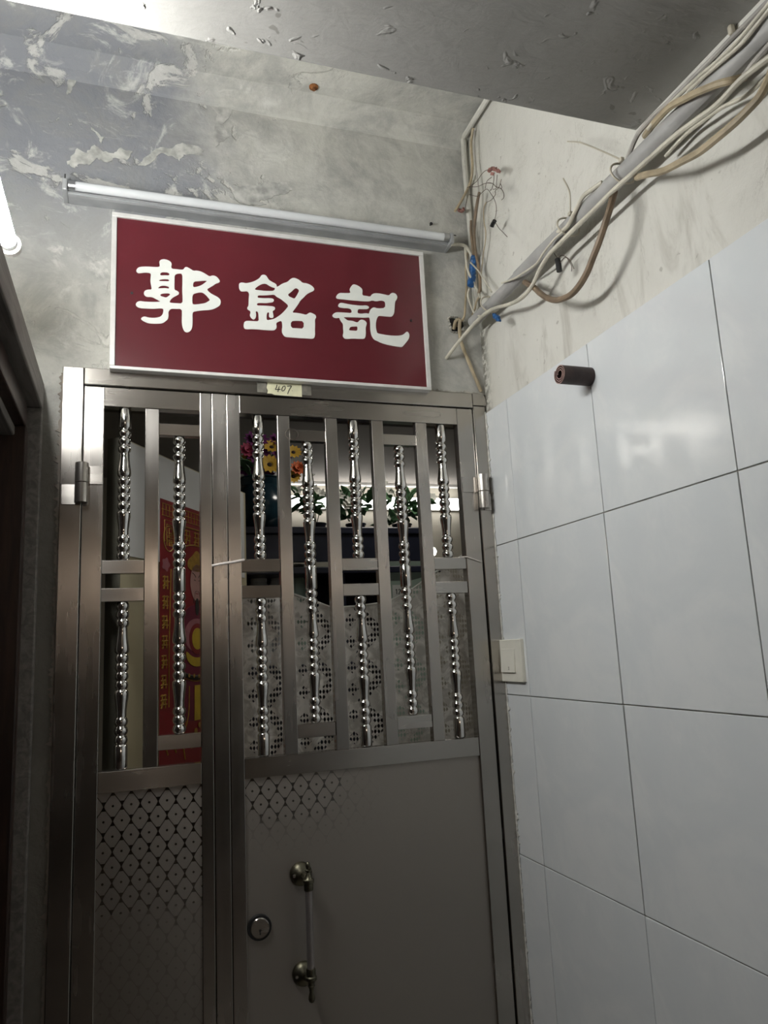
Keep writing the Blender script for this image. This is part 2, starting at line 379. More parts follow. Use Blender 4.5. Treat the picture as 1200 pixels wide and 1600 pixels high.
# cove where the front wall meets the ceiling
bm = bmesh.new()
pr = [(0, -.05), (-.006, -.044), (-.016, -.028), (-.034, -.013), (-.052, -.005), (-.062, 0), (0, 0)]
A = [bm.verts.new((XL, y, ZC + z)) for y, z in pr]; Bv = [bm.verts.new((XR + .004, y, ZC + z)) for y, z in pr]
for k in range(len(pr)):
    q = (k + 1) % len(pr); bm.faces.new((A[k], A[q], Bv[q], Bv[k]))
bm.faces.new(list(reversed(A))); bm.faces.new(Bv)
bmesh.ops.recalc_face_normals(bm, faces=bm.faces)
struct(meshobj('trim_1', bm, MT['front'], None, False))

# glazed tiles, one by one, on a dark bed
box('grout_bed', XR + .0025, XR + .006, YB + .3, -.001, 0, ZT - .002, MT['grout'], wall_right)
ys = [0.0, -.134, -.523, -.911, -1.30, -1.69, -2.08, -2.47]; zs = [ZT, 1.868, 1.460, 1.051, .643, .234, 0.0]
J = .0012; cache = {}
for i in range(len(ys) - 1):
    for k in range(len(zs) - 1):
        w, h = ys[i] - ys[i + 1] - 2 * J, zs[k] - zs[k + 1] - 2 * J
        key = (round(w, 3), round(h, 3))
        if key not in cache:
            bm = bmesh.new(); add_box(bm, 0, .007, -w / 2, w / 2, -h / 2, h / 2, .0011)
            me = bpy.data.meshes.new('tile'); bm.to_mesh(me); bm.free(); me.materials.append(MT['tile']); cache[key] = me
        o = shared('tile', cache[key], (XR + random.uniform(-.0008, .0004), (ys[i] + ys[i + 1]) / 2, (zs[k] + zs[k + 1]) / 2), wall_right)
        o.rotation_euler = (0, random.uniform(-.0025, .0025), random.uniform(-.003, .003))

def ragged(lp):
    out = []
    for a, b in zip(lp, lp[1:] + lp[:1]):
        for t in (0, .25, .5, .75):
            out.append((a[0] + (b[0] - a[0]) * t + random.uniform(-.0028, .0028), a[1] + (b[1] - a[1]) * t + random.uniform(-.0028, .0028)))
    return out
# flakes of pale paint still clinging to the front wall
def flake(pts, th=.0015, mat='flake'):
    c = [at(x, y, 1, -.0008) for x, y in pts]
    outline('paint_flake', [ragged([(p.x, p.z) for p in c])], MT[mat], th, lambda u, v: Vector((u, -.0008, v)), (0, -1, 0), wall_front)
MT['flake'] = simple('paint_flake', (.43, .43, .405), .85, 0, .32, 30, .5, 30)
flake([(364, 300), (372, 292), (386, 289), (400, 290), (412, 285), (430, 286), (447, 286), (457, 295), (446, 303), (430, 306), (420, 312), (404, 314), (415, 320), (398, 322), (380, 318), (368, 313)])
flake([(222, 252), (240, 236), (250, 230), (268, 233), (280, 224), (300, 226), (318, 234), (316, 244), (300, 240), (288, 243), (281, 251), (268, 244), (252, 240), (240, 252), (228, 259), (216, 257)], .001)
flake([(332, 215), (337, 190), (342, 168), (352, 160), (366, 166), (360, 182), (350, 194), (358, 214), (345, 222), (338, 230)], .001)
flake([(104, 130), (112, 118), (116, 104), (122, 112), (118, 128), (110, 144), (104, 148)], .001)
flake([(112, 245), (122, 232), (134, 240), (148, 226), (160, 236), (176, 240), (190, 232), (206, 238), (198, 250), (180, 246), (168, 254), (150, 248), (140, 258), (124, 256), (116, 262), (104, 256)], .001)
flake([(150, 210), (142, 200), (150, 206), (162, 216), (158, 224)], .002)

# the corner: painted-over surface cable duct
bm = bmesh.new()
def RW(px, py, off): return at(px, py, 0, XR - off)
def FW(px, py, off): return at(px, py, 1, -off)
add_tube(bm, [(XR - .012, YS + .02, ZC - .016), (XR - .012, -.45, ZC - .016), (XR - .013, -.06, ZC - .018), (XR - .013, -.02, ZC - .05), (XR - .012, -.018, ZC - .3), (XR - .012, -.018, 2.55)], .0085, 8, 6)
tag(meshobj('cable_duct', bm, MT['right'], None, True), 'plaster-painted cable duct running down the corner from the ceiling', 'cable duct')

# hole broken through beside the corner
hc = at(712, 508, 1, 0)
ring = [(hc.x + math.cos(a) * (.020 + .006 * math.sin(3 * a + 1)), hc.z + math.sin(a) * (.026 + .006 * math.cos(2 * a))) for a in [2 * math.pi * k / 20 for k in range(20)]]
outline('hole', [ring], MT['dark_hole'], .0012, lambda u, v: Vector((u, -.0003, v)), (0, -1, 0), wall_front)
bm = bmesh.new()
for k in range(20):
    a = 2 * math.pi * k / 20; p = Vector((hc.x + math.cos(a) * (.024 + .006 * math.sin(3 * a + 1)), -.001, hc.z + math.sin(a) * (.030 + .006 * math.cos(2 * a))))
    add_lathe(bm, [(.001, -.006), (random.uniform(.002, .006), 0), (.001, .006)], 5, 'Y', p)
o = meshobj('hole_rim', bm, MT['mortar'], wall_front)
# ragged mortar between gate frame and tiles, and along the frame head
def jag(n, z0, z1, e, lo, hi):
    pts = [(e, z0), (e, z1)]
    for k in range(n + 1): pts.append((e + random.uniform(lo, hi) * (1 if random.random() > .15 else 1.8), z1 + (z0 - z1) * k / n))
    return pts
MT['mortar_white'] = simple('chipped_white_mortar', (.62, .61, .57), .95, 0, .25, 60, .6)
outline('mortar_line', [jag(480, .02, 2.262, -.0062, -.0085, -.0030)], MT['mortar_white'], .0016, lambda u, v: Vector((XR - .0016, u, v)), (-1, 0, 0), wall_right)
outline('mortar_line', [jag(420, .02, 2.300, GX0 + .0005, -.0085, -.0010)], MT['grime'], .0030, lambda u, v: Vector((u, -.0003, v)), (0, -1, 0), wall_front)
outline('mortar_line', [[(v, u) for u, v in jag(46, .815, .978, GZ1 + .0005, .0008, .0055)]], MT['mortar'], .0040, lambda u, v: Vector((u, -.0003, v)), (0, -1, 0), wall_front)
# rusted stub in the ceiling, plug in the soffit, nails
p = at(490, 135, 2, ZC); lathe('rusty_stub', [(.013, -.004), (.013, -.001), (.006, -.006), (.005, -.012)][::-1], MT['rust'], ceiling, 12, 'Z', (p.x, p.y, p.z))
p = at(1142, 41, 2, ZS)
t = thing('wall_plug', 'small pale plastic plug sticking out of the grey beam soffit', 'plug', p)
lathe('plug_body', [(.004, -.016), (.006, -.013), (.006, -.002), (.0055, 0)], MT['tie'], t, 8, 'Z', p)
for (px, py) in ((672, 352), (178, 315)):
    p = FW(px, py, 0)
    bm = bmesh.new(); add_lathe(bm, [(.005, -.010), (.005, -.007), (.002, -.006), (.002, 0)], 8, 'Y', p)
    tag(meshobj('nail', bm, MT['black'], None), 'dark nail in the plaster ' + ('right of the unlit tube, over the sign corner' if px > 500 else 'just under the left end of the unlit tube'), 'nail')

# ------------------------------------------------------------------ door on the left
d2 = struct(link(bpy.data.objects.new('door_2', None))); d2.location = (XL, -.55, 0)
zl = 2.269; xd = -.2
box('frame_head', XL, xd, -1.16, -.004, zl - .068, zl, MT['fascia'], d2, .004)
box('inner_head', XL, xd - .030, -1.10, -.05, zl - .125, zl - .069, MT['dwood'], d2, .004)
box('stop_head', XL, xd - .052, -1.08, -.06, zl - .150, zl - .126, MT['fascia'], d2, .004)
for y0, y1 in ((-.030, -.004), (-1.16, -1.13)):
    box('casing', XL, xd, y0, y1, 0, zl - .069, MT['fascia'], d2, .003)
for y0, y1 in ((-.068, -.031), (-1.129, -1.09)):
    box('jamb', XL, xd - .028, y0, y1, 0, zl - .126, MT['dwood'], d2, .003)
box('door_leaf', XL + .02, XL + .16, -1.089, -.069, .01, zl - .152, MT['dwood'], d2, .003)
for z0, z1 in ((.15, .95), (1.08, 1.95)):
    for y0, y1 in ((-1.02, -.62), (-.54, -.14)):
        box('door_panel', XL + .16, XL + .172, y0, y1, z0, z1, MT['dwood'], d2, .006)

# lit fluorescent batten lying along the head of that door
lt = thing('fluorescent_lamp', 'lit white fluorescent tube above the dark door at the left edge', 'lamp', (XL, -.67, 2.40))
TX, TZ, TR, TY0, TY1 = -.236, 2.431, .0160, -.375, -.965
lathe('tube', [(TR * .7, TY1), (TR, TY1 + .003), (TR, TY0 - .003), (TR * .7, TY0)], MT['lamp'], lt, 20, 'Y', (TX, 0, TZ))
for y0, s in ((TY0 + .009, 1), (TY1 - .009, -1)):
    bm = bmesh.new(); add_lathe(bm, [(TR * .8, y0 - .012 * s), (TR * 1.02, y0 - .010 * s), (TR * 1.02, y0)] if s > 0 else [(TR * 1.02, y0), (TR * 1.02, y0 + .010), (TR * .8, y0 + .012)], 20, 'Y', (TX, 0, TZ))
    meshobj('tube_cap', bm, MT['reflector'], lt, True)
    bm = bmesh.new(); a, b = (y0, y0 + .020) if s > 0 else (y0 - .020, y0)
    add_lathe(bm, [(TR * 1.25, a), (TR * 1.45, a + .002), (TR * 1.45, b - .004), (TR * 1.2, b)], 20, 'Y', (TX, 0, TZ)); add_box(bm, TX - .055, TX - .004, a, b, TZ - .012, TZ + .012)
    meshobj('lamp_holder', bm, MT['paint_white'], lt)
box('batten', TX - .085, TX - .050, TY1 - .03, TY0 + .03, TZ - .02, TZ + .02, MT['paint_white'], lt, .003)
for y in (TY0 - .12, TY1 + .12): box('bracket', XL + .0005, TX - .085, y - .015, y + .015, TZ - .012, TZ + .012, MT['paint_white'], lt, .002)

# ------------------------------------------------------------------ sign
P0 = at(175, 331, 1, -.03); P1 = at(673, 610, 1, -.03)
sx0, sx1, sz0, sz1 = P0.x, at(668, 500, 1, -.03).x, P1.z + .001, (at(175, 331, 1, -.03).z + at(663, 393, 1, -.03).z) / 2
sg = thing('name_sign', 'maroon rectangular name sign with white Chinese characters over the gate', 'sign', ((sx0 + sx1) / 2, 0, sz0))
fr = .0125
box('sign_panel', sx0 + .004, sx1 - .004, -.024, -.001, sz0 + .004, sz1 - .004, MT['sign_red'], sg)
box('frame_bar', sx0, sx1, -.030, -.0005, sz1 - fr, sz1, MT['alu'], sg, .0015); box('frame_bar', sx0, sx1, -.030, -.0005, sz0, sz0 + fr * .7, MT['alu'], sg, .0015)
box('frame_bar', sx0, sx0 + fr, -.0297, -.0008, sz0 + fr * .7, sz1 - fr, MT['alu'], sg, .0015); box('frame_bar', sx1 - fr, sx1, -.0297, -.0008, sz0 + fr * .7, sz1 - fr, MT['alu'], sg, .0015)
CH = [((200, 380), 7.5, [
 [(365,215),(385,195),(415,188),(445,192),(480,205),(505,225),(512,250),(505,275),(512,300),(560,305),(620,312),(650,310),(665,285),(685,278),(710,290),(740,308),(765,325),(810,322),(860,335),(910,362),(955,392),(985,380),(1015,382),(1045,400),(1070,430),(1078,452),(1060,468),(1030,475),(1000,498),(960,520),(925,540),(940,565),(970,590),(1010,612),(1050,632),(1080,660),(1088,690),(1080,725),(1050,750),(1000,775),(950,785),(880,788),(800,798),(765,805),(755,830),(757,900),(755,970),(745,1010),(720,1038),(690,1048),(662,1035),(643,1000),(632,950),(630,900),(632,830),(630,772),(560,772),(510,768),(485,785),(472,810),(475,850),(468,890),(440,915),(405,940),(350,945),(290,945),(230,938),(190,918),(165,905),(150,885),(170,865),(200,860),(235,872),(300,878),(360,870),(390,855),(408,830),(415,795),(413,768),(370,765),(300,770),(230,768),(160,765),(120,755),(95,735),(90,715),(105,690),(140,678),(180,685),(260,690),(340,690),(385,685),(350,668),(300,640),(270,630),(220,632),(190,610),(185,580),(200,555),(235,545),(280,545),(272,500),(262,450),(265,400),(270,365),(255,350),(200,345),(150,352),(120,355),(98,335),(98,315),(115,290),(145,278),(220,275),(300,280),(370,280),(372,255)],
 [(385,342),(440,340),(475,348),(487,362),(480,380),(440,378),(372,380)],
 [(372,430),(420,422),(480,425),(482,448),(430,447),(358,445)],
 [(380,503),(420,497),(470,507),(482,520),(478,535),(440,528),(390,530),(350,532),(360,518)],
 [(375,605),(400,592),(440,588),(480,588),(497,602),(470,625),(445,640),(415,630),(385,622)],
 [(545,385),(560,365),(590,358),(637,357),(638,450),(635,550),(640,640),(638,708),(570,705),(500,700),(485,692),(500,660),(530,635),(570,615),(595,600),(598,580),(575,558),(545,550),(543,500),(545,440)],
 [(770,450),(830,447),(880,442),(930,442),(900,465),(860,495),(810,512),(770,518),(760,500)],
 [(755,605),(790,588),(840,578),(875,580),(910,605),(945,645),(962,668),(930,690),(900,705),(840,715),(765,722),(753,700)]]),
 ((360, 410), 8.0, [
 [(105,290),(110,265),(130,253),(165,255),(190,262),(240,255),(290,240),(340,215),(370,190),(385,162),(415,152),(445,165),(462,190),(480,220),(520,245),(560,265),(578,285),(577,308),(600,300),(650,265),(715,245),(745,212),(785,192),(830,205),(870,228),(900,258),(950,262),(1000,282),(1035,310),(1050,338),(1035,360),(990,378),(950,402),(915,440),(875,475),(850,520),(810,575),(768,630),(830,632),(900,645),(945,658),(970,640),(995,627),(1030,640),(1065,660),(1072,690),(1055,715),(1058,780),(1055,850),(1058,900),(1050,945),(1020,958),(960,952),(860,948),(760,940),(690,935),(665,915),(645,880),(642,850),(650,800),(642,730),(605,740),(570,760),(578,800),(575,825),(550,850),(510,852),(430,848),(330,838),(260,835),(190,838),(168,820),(165,780),(175,742),(210,730),(270,735),(355,738),(352,690),(350,640),(340,615),(320,610),(315,625),(322,650),(318,690),(300,715),(280,715),(255,690),(242,660),(252,630),(248,608),(215,590),(208,570),(225,545),(228,500),(230,440),(235,390),(212,360),(165,365),(130,362),(110,335)],
 [(345,412),(400,415),(470,412),(550,402),(575,430),(625,455),(670,490),(728,540),(700,580),(650,635),(600,675),(545,708),(500,718),(455,725),(450,690),(455,640),(470,622),(485,630),(480,670),(490,690),(515,698),(540,690),(535,650),(525,610),(555,592),(560,570),(540,552),(480,545),(400,542),(328,540),(335,510),(380,508),(440,512),(490,505),(530,500),(545,478),(535,455),(490,448),(420,450),(350,445),(338,438)],
 [(305,330),(340,300),(390,272),(440,265),(480,290),(520,312),(560,320),(548,350),(520,360),(430,358),(360,350),(310,345)],
 [(718,400),(760,370),(800,330),(825,320),(862,348),(840,395),(810,445),(795,455),(760,440),(728,425)],
 [(755,735),(830,730),(918,735),(915,830),(840,825),(755,822)]]),
 ((505, 430), 7.742, [
 [(318,175),(330,145),(360,110),(400,118),(440,140),(468,165),(475,190),(470,245),(520,252),(570,262),(585,235),(620,218),(680,222),(740,235),(795,248),(815,222),(845,213),(880,228),(898,265),(885,300),(868,320),(862,400),(858,460),(840,492),(820,505),(760,500),(700,495),(670,492),(650,520),(637,570),(635,630),(645,680),(655,705),(720,718),(800,730),(880,735),(940,730),(975,715),(1000,690),(1015,682),(1035,700),(1043,730),(1035,770),(1010,805),(985,835),(960,865),(940,872),(860,860),(780,845),(700,820),(650,795),(615,780),(590,745),(575,700),(568,640),(568,570),(560,510),(530,515),(460,515),(380,512),(300,510),(240,508),(270,530),(295,550),(350,552),(400,572),(420,570),(440,545),(470,537),(510,555),(527,580),(520,610),(512,640),(515,700),(510,750),(495,772),(430,772),(360,768),(270,775),(245,755),(235,735),(245,690),(240,640),(240,590),(215,560),(198,530),(195,515),(160,522),(130,515),(108,495),(115,475),(150,450),(200,450),(270,455),(340,460),(345,435),(335,410),(290,400),(240,398),(195,390),(178,372),(190,345),(215,333),(270,345),(340,358),(400,365),(460,370),(520,365),(550,380),(555,395),(535,412),(480,412),(425,410),(415,430),(415,462),(460,468),(520,460),(548,468),(556,460),(560,440),(575,410),(610,388),(660,405),(750,398),(750,330),(730,312),(690,308),(640,318),(590,305),(560,318),(500,318),(430,312),(340,305),(250,295),(200,290),(165,285),(152,268),(165,240),(195,215),(250,218),(330,218),(325,195)],
 [(325,630),(345,622),(380,622),(415,618),(412,675),(360,672),(310,668),(315,650)]])]
for (ox, oy), sc, loops in CH:
    L = []
    for lp in loops:
        q = [at(ox + x / sc, oy + y / sc, 1, -.0245) for x, y in lp]
        L.append(chaikin([(p.x, p.z) for p in q], 1))
    outline('character', L, MT['sign_white'], .0012, lambda u, v: Vector((u, -.0243, v)), (0, -1, 0), sg)
for px, py in ((206, 458), (642, 501)):
    p = at(px, py, 1, -.024); lathe('screw', [(.0035, -.0015), (.0035, 0)], MT['black'], sg, 8, 'Y', p)

# unlit batten over the sign
a, b = at(98, 292, 1, -.045), at(706, 379, 1, -.045)
ul = thing('fluorescent_lamp', 'unlit fluorescent batten mounted level above the maroon sign', 'lamp', ((a.x + b.x) / 2, 0, a.z))
zc = (a.z + b.z) / 2
lathe('tube', [(.009, a.x + .014), (.0115, a.x + .016), (.0115, b.x - .016), (.009, b.x - .014)], MT['glass_white'], ul, 18, 'X', (0, -.052, zc + .006))
bm = bmesh.new(); pr = [(-.0005, .010), (-.030, .010), (-.036, -.006), (-.046, -.0065), (-.046, -.0085), (-.041, -.009), (-.041, -.0115), (-.034, -.0135), (-.0005, -.0135)]
A = [bm.verts.new((a.x + .012, y, zc + z)) for y, z in pr]; Bv = [bm.verts.new((b.x - .012, y, zc + z)) for y, z in pr]
for k in range(len(pr)): q = (k + 1) % len(pr); bm.faces.new((A[k], A[q], Bv[q], Bv[k]))
bm.faces.new(A); bm.faces.new(Bv); bmesh.ops.recalc_face_normals(bm, faces=bm.faces)
meshobj('batten', bm, MT['batten'], ul)
for x0, x1 in ((a.x, a.x + .012), (b.x - .012, b.x)):
    box('end_cap', x0, x1, -.064, -.0005, zc - .0145, zc + .0175, MT['batten'], ul, .003)
    xc = (x0 + x1) / 2; s = 1 if x0 == a.x else -1
    lathe('tube_cap', sorted([(.0128, xc + s * .008), (.0128, xc + s * .024)], key=lambda t: t[1]), MT['reflector'], ul, 16, 'X', (0, -.052, zc + .006))
tube('pin', [(a.x + .006, -.058, zc + .010), (a.x + .006, -.063, zc + .028)], .0016, MT['black'], ul); tube('pin', [(b.x - .004, -.06, zc + .012), (b.x + .008, -.06, zc + .012)], .0014, MT['black'], ul)

# ------------------------------------------------------------------ gate
YF = 0.0                              # gate face
S = MT
gf = thing('steel_gateway', 'brushed stainless steel outer frame holding both gate leaves', 'gateway', (.41, 0, 0))
box('post', -.1595, -.1112, -.006, .044, 0, GZ1, S['steel_v'], gf, .002)
bm = bmesh.new(); add_box(bm, .9405, .9785, -.006, .044, 0, 2.28, .002); meshobj('post', bm, S['steel_v'], gf)
bm = bmesh.new()
q = [(.9405, 2.281), (.9405, GZ1 - .001), (.974, GZ1 - .001), (.980, GZ1 - .010), (.983, GZ1 - .022), (.983, 2.283), (.979, 2.281)]
A = [bm.verts.new((x, -.0085, z)) for x, z in q]; Bv = [bm.verts.new((x, .03, z)) for x, z in q]
for k in range(len(q)): j = (k + 1) % len(q); bm.faces.new((A[k], A[j], Bv[j], Bv[k]))
bm.faces.new(A); bm.faces.new(Bv); bmesh.ops.recalc_face_normals(bm, faces=bm.faces); meshobj('post_cap', bm, S['steel_v'], gf)
box('head_rail', -.1105, .9400, -.006, .044, 2.2735, GZ1, S['steel_h'], gf, .002)

# turned balusters -------------------------------------------------
def beads(n, z, pitch, r=.0158, g=.0112):
    out = []
    for k in range(n):
        zt = z - k * pitch
        for t, f in ((0, 0), (.08, .25), (.22, .72), (.5, 1), (.78, .72), (.92, .25)):
            out.append((g + (r - g) * f, zt - t * pitch))
    out.append((g, z - n * pitch)); return out, z - n * pitch
def vase(z, L, flip):
    pts = [(.0112, 0), (.0122, .05), (.0118, .12), (.0122, .25), (.0140, .5), (.0160, .72), (.0166, .84), (.0158, .93), (.0130, .98), (.0112, 1)]
    if flip: pts = [(r, 1 - t) for r, t in reversed(pts)]
    return [(r, z - t * L) for r, t in pts], z - L
def plain(z, L):
    return [(.0112, z), (.0140, z - .0015), (.0153, z - .004), (.0153, z - L + .004), (.0140, z - L + .0015), (.0112, z - L)], z - L
def module(z, H):
    k = H / .3305; P = []
    for kind in ('b3', 'v', 'b4', 'w', 'b3'):
        if kind == 'b3': p, z = beads(3, z, .0205 * k)
        elif kind == 'b4': p, z = beads(4, z, .0206 * k)
        elif kind == 'v': p, z = vase(z, .0620 * k, False)
        else: p, z = vase(z, .0625 * k, True)
        P += p
    return P, z
def clean(P):
    out = []
    for r, z in P:
        if not out or abs(out[-1][1] - z) > 1e-5: out.append((r, z))
    return list(reversed(out))
def baluster_mesh(kind, H):
    if kind == 'long':
        c = .062; p, z = module(0, (H - c) / 2); q, z = plain(z, c); r, z = module(z, (H - c) / 2); P = p + q + r
    elif kind == 'upper':
        c = H - .3305; p, z = plain(0, c); q, z = module(z, .3305); P = p + q
    else:
        c = H - .3305; p, z = module(0, .3305); q, z = plain(z, c); P = p + q
    bm = bmesh.new(); add_lathe(bm, clean(P), 16); me = bpy.data.meshes.new('baluster'); bm.normal_update(); bm.to_mesh(me); bm.free()
    me.materials.append(MT['chrome'])
    for f in me.polygons: f.use_smooth = True
    return me
Z = dict(top0=2.2225, top1=2.2715, ca0=2.155, ca1=2.1855, cb0=1.8065, cb1=1.8385, cc0=1.740, cc1=1.7715, cd0=1.390, cd1=1.423, mid0=1.307, mid1=1.354)
ME = {'long': baluster_mesh('long', Z['ca0'] - Z['cd1']), 'upper': baluster_mesh('upper', Z['top0'] - Z['cb1']), 'lower': baluster_mesh('lower', Z['cc0'] - Z['mid1'])}
YBAL = .0165
def bay(par, x0, x1, kind):
    xc = (x0 + x1) / 2
    if kind == 'double':
        for z0, z1 in ((Z['cb0'], Z['cb1']), (Z['cc0'], Z['cc1'])): box('crossbar', x0, x1, .004, .026, z0, z1, S['steel_h'], par, .001)
        shared('baluster', ME['upper'], (xc, YBAL, Z['top0']), par); shared('baluster', ME['lower'], (xc, YBAL, Z['cc0']), par)
    else:
        for z0, z1 in ((Z['ca0'], Z['ca1']), (Z['cd0'], Z['cd1'])): box('crossbar', x0, x1, .004, .026, z0, z1, S['steel_h'], par, .001)
        shared('baluster', ME['long'], (xc, YBAL, Z['ca0']), par)
def leaf(name, label, x0, x1, w0, w1, bars, kinds, extra=None):
    g = thing(name, label, 'gate', ((x0 + x1) / 2, 0, .02), 'two leaves of the stainless gate')
    box('stile', x0, x0 + w0, YF, .030, .02, Z['top1'], S['steel_v'], g, .0015); box('stile', x1 - w1, x1, YF, .030, .02, Z['top1'], S['steel_v'], g, .0015)
    a, b = x0 + w0, x1 - w1
    box('rail', a, b, .0008, .030, Z['top0'], Z['top1'], S['steel_h'], g, .001); box('rail', a, b, .0008, .030, Z['mid0'], Z['mid1'], S['steel_h'], g, .001); box('rail', a, b, .0008, .030, .02, .07, S['steel_h'], g, .001)
    edges = [a] + [e for c in bars for e in (c - .0165, c + .0165)] + [b]
    for c in bars: box('bar', c - .0165, c + .0165, .002, .025, Z['mid1'], Z['top0'], S['steel_v'], g, .0012)
    for k, kd in enumerate(kinds): bay(g, edges[2 * k], edges[2 * k + 1], kd)
    box('panel', a, b, .008, .014, .07, Z['mid0'], MT['etched'], g)
    return g
ga = leaf('gate_leaf', 'narrow left gate leaf with one flat bar and a worn diamond-etched panel', -.1095, .1955, .0465, .0285, [.0505], ['double', 'single'])
gb = leaf('gate_leaf', 'wide right gate leaf with four flat bars, lock and pull handle', .2345, .9385, .0335, .0490, [.3835, .5145, .6465, .7770], ['double', 'single', 'double', 'single', 'double'])
box('cover_strip', .1970, .2335, -.001, .028, .02, Z['top1'], S['steel_v'], gb, .0015)
# hinges: a knuckle on each side with a welded plate on frame and leaf
def hinge(g, xk, xs, s, zt=2.072, zb=1.974):
    zm = (zt + zb) / 2
    for z0, z1 in ((zm + .0005, zt), (zb, zm - .0005)):
        lathe('hinge_knuckle', [(.0140, z0), (.0152, z0 + .001), (.0152, z1 - .001), (.0140, z1)], S['steel_v'], g, 22, 'Z', (xk, -.0175, 0))
    box('hinge_plate', xk, xs, -.0032, -.0005, zm, zt - .004, S['steel_h'], g, .0006)
hinge(ga, -.1105, -.0635, 1); hinge(gb, .9480, .8905, -1)
box('hinge_plate', -.1555, -.112, -.0092, -.0062, 1.971, 2.020, S['steel_h'], gf, .0006)
box('hinge_plate', .952, .976, -.0092, -.0062, 1.971, 2.020, S['steel_h'], gf, .0006)
# cylinder lock
lk = lathe('lock', [(.0275, -.0005), (.0285, .002), (.0285, .0085)], MT['black'], gb, 28, 'Y', (.297, 0, .9734))
bm = bmesh.new(); add_lathe(bm, [(.0205, -.004), (.0225, -.002), (.0225, .004)], 24, 'Y', (.297, 0, .9734)); meshobj('lock_face', bm, S['steel_h'], lk, True)
bm = bmesh.new(); add_lathe(bm, [(.0030, -.0052), (.0030, -.003)], 10, 'Y', (.297, 0, .9690)); add_box(bm, .2958, .2982, -.0050, -.003, .960, .969); meshobj('keyhole', bm, MT['black'], lk)
# pull handle
yh = -.046
g0, g1 = at(482, 1387, 1, yh), at(486, 1517, 1, yh); xh = (g0.x + g1.x) / 2
ph = lathe('pull_handle', [(.0085, g1.z - .004), (.0085, g0.z + .004)], MT['grip'], gb, 16, 'Z', (xh, yh, 0))
for zr, up in ((at(470, 1366, 1, .0).z, 1), (at(477, 1522, 1, .0).z, -1)):
    lathe('rosette', [(.007, -.016), (.012, -.012), (.020, -.008), (.0255, -.003), (.027, .001), (.027, .008)], MT['brass'], ph, 22, 'Y', (.3985, 0, zr))
    zg = g0.z if up > 0 else g1.z
    tube('handle_arm', [(.3985, .004, zr), (.4015, -.020, zr), (xh, yh, zg + up * .012)], .0085, MT['brass'], ph)
    k = up
    pf = [(.0100, 0), (.0112, .003), (.0112, .016), (.0135, .018), (.0135, .024), (.0085, .028), (.0070, .034)]
    pf += [(.0045, .040), (.0075, .043), (.0075, .045), (.0038, .047), (.0052, .050), (.0058, .056), (.0040, .061), (.0012, .063)] if up > 0 else [(.0085, .037), (.0060, .042), (.0048, .050), (.0070, .058), (.0078, .064), (.0060, .070), (.0020, .073)]
    pf = [(r, zg + k * (h - .006)) for r, h in pf]
    lathe('finial', pf if k > 0 else list(reversed(pf)), MT['brass'], ph, 16, 'Z', (xh, yh, 0))
    for sx in (-1, 1): lathe('screw', [(.0035, -.011), (.0035, -.005)], S['steel_h'], ph, 8, 'Y', (.3985 + sx * .019, 0, zr))
# door number tape
p0, p1 = at(417, 595, 1, -.0068), at(472, 622, 1, -.0068)
pl = thing('number_tape', 'yellowed paper tape with handwritten 407 stuck on the frame head', 'label', ((p0.x + p1.x) / 2, 0, p1.z))
nx0, nx1, nz0, nz1 = p0.x, p1.x, 2.2745, 2.3170
outline('paper', [[(nx0, nz0 + .004), (nx0 + .002, nz0 + .012), (nx0 - .001, nz0 + .02), (nx0 + .001, nz1 - .012), (nx0 - .001, nz1), (nx1, nz1), (nx1, nz0), (nx0 + .02, nz0 + .001), (nx0 + .012, nz0 + .004)]], MT['paper'], .0006, lambda u, v: Vector((u, -.0063, v)), (0, -1, 0), pl)
for x0, x1 in ((nx0 - .026, nx0 - .001), (nx1 + .001, nx1 + .026)): box('tape_residue', x0, x1, -.00645, -.0061, nz0 + .006, nz1 - .004, MT['residue'], pl)
def ink(pts):
    q = [at(400 + x / 13.333, 580 + y / 13.333, 1, -.0071) for x, y in pts]
    tube('pen_stroke', q, .0011, MT['ink'], pl, 5, 4)
ink([(438, 285), (425, 335), (405, 378), (450, 380), (510, 378)]); ink([(482, 315), (470, 370), (455, 432)])
ink([(590, 308), (560, 325), (540, 365), (540, 405), (565, 412), (595, 385), (610, 345), (600, 312), (585, 310)]); ink([(645, 312), (690, 310), (735, 308), (710, 360), (680, 415), (658, 475)]); ink([(752, 405), (757, 412)])
# strings tied round the gate
tag(tube('string_tie', [at(331, 884, 1, -.004), at(345, 881, 1, -.0035), at(365, 878, 1, -.0035), at(380, 875, 1, -.003), (.270, .012, 1.836), (.262, .033, 1.835)], .0034, MT['string']), 'white string tied across the middle stiles of the gate', 'string')
tag(tube('string_tie', [(.884, .026, 1.842), (.888, -.002, 1.839), at(735, 872, 1, -.003), at(752, 878, 1, -.003)], .0017, MT['string']), 'thin white string crossing the right hinge stile', 'string')
rg = at(456, 678, 1, -.002)
tag(tube('wire_ring', [(rg.x + .017 * math.cos(2 * math.pi * k / 16), -.0005 + .002 * math.sin(k), rg.z + .015 * math.sin(2 * math.pi * k / 16)) for k in range(17)], .0006, MT['wire_dark'], None, 5, 2), 'thin loop of dark wire hooked on the first flat bar of the wide leaf', 'wire')

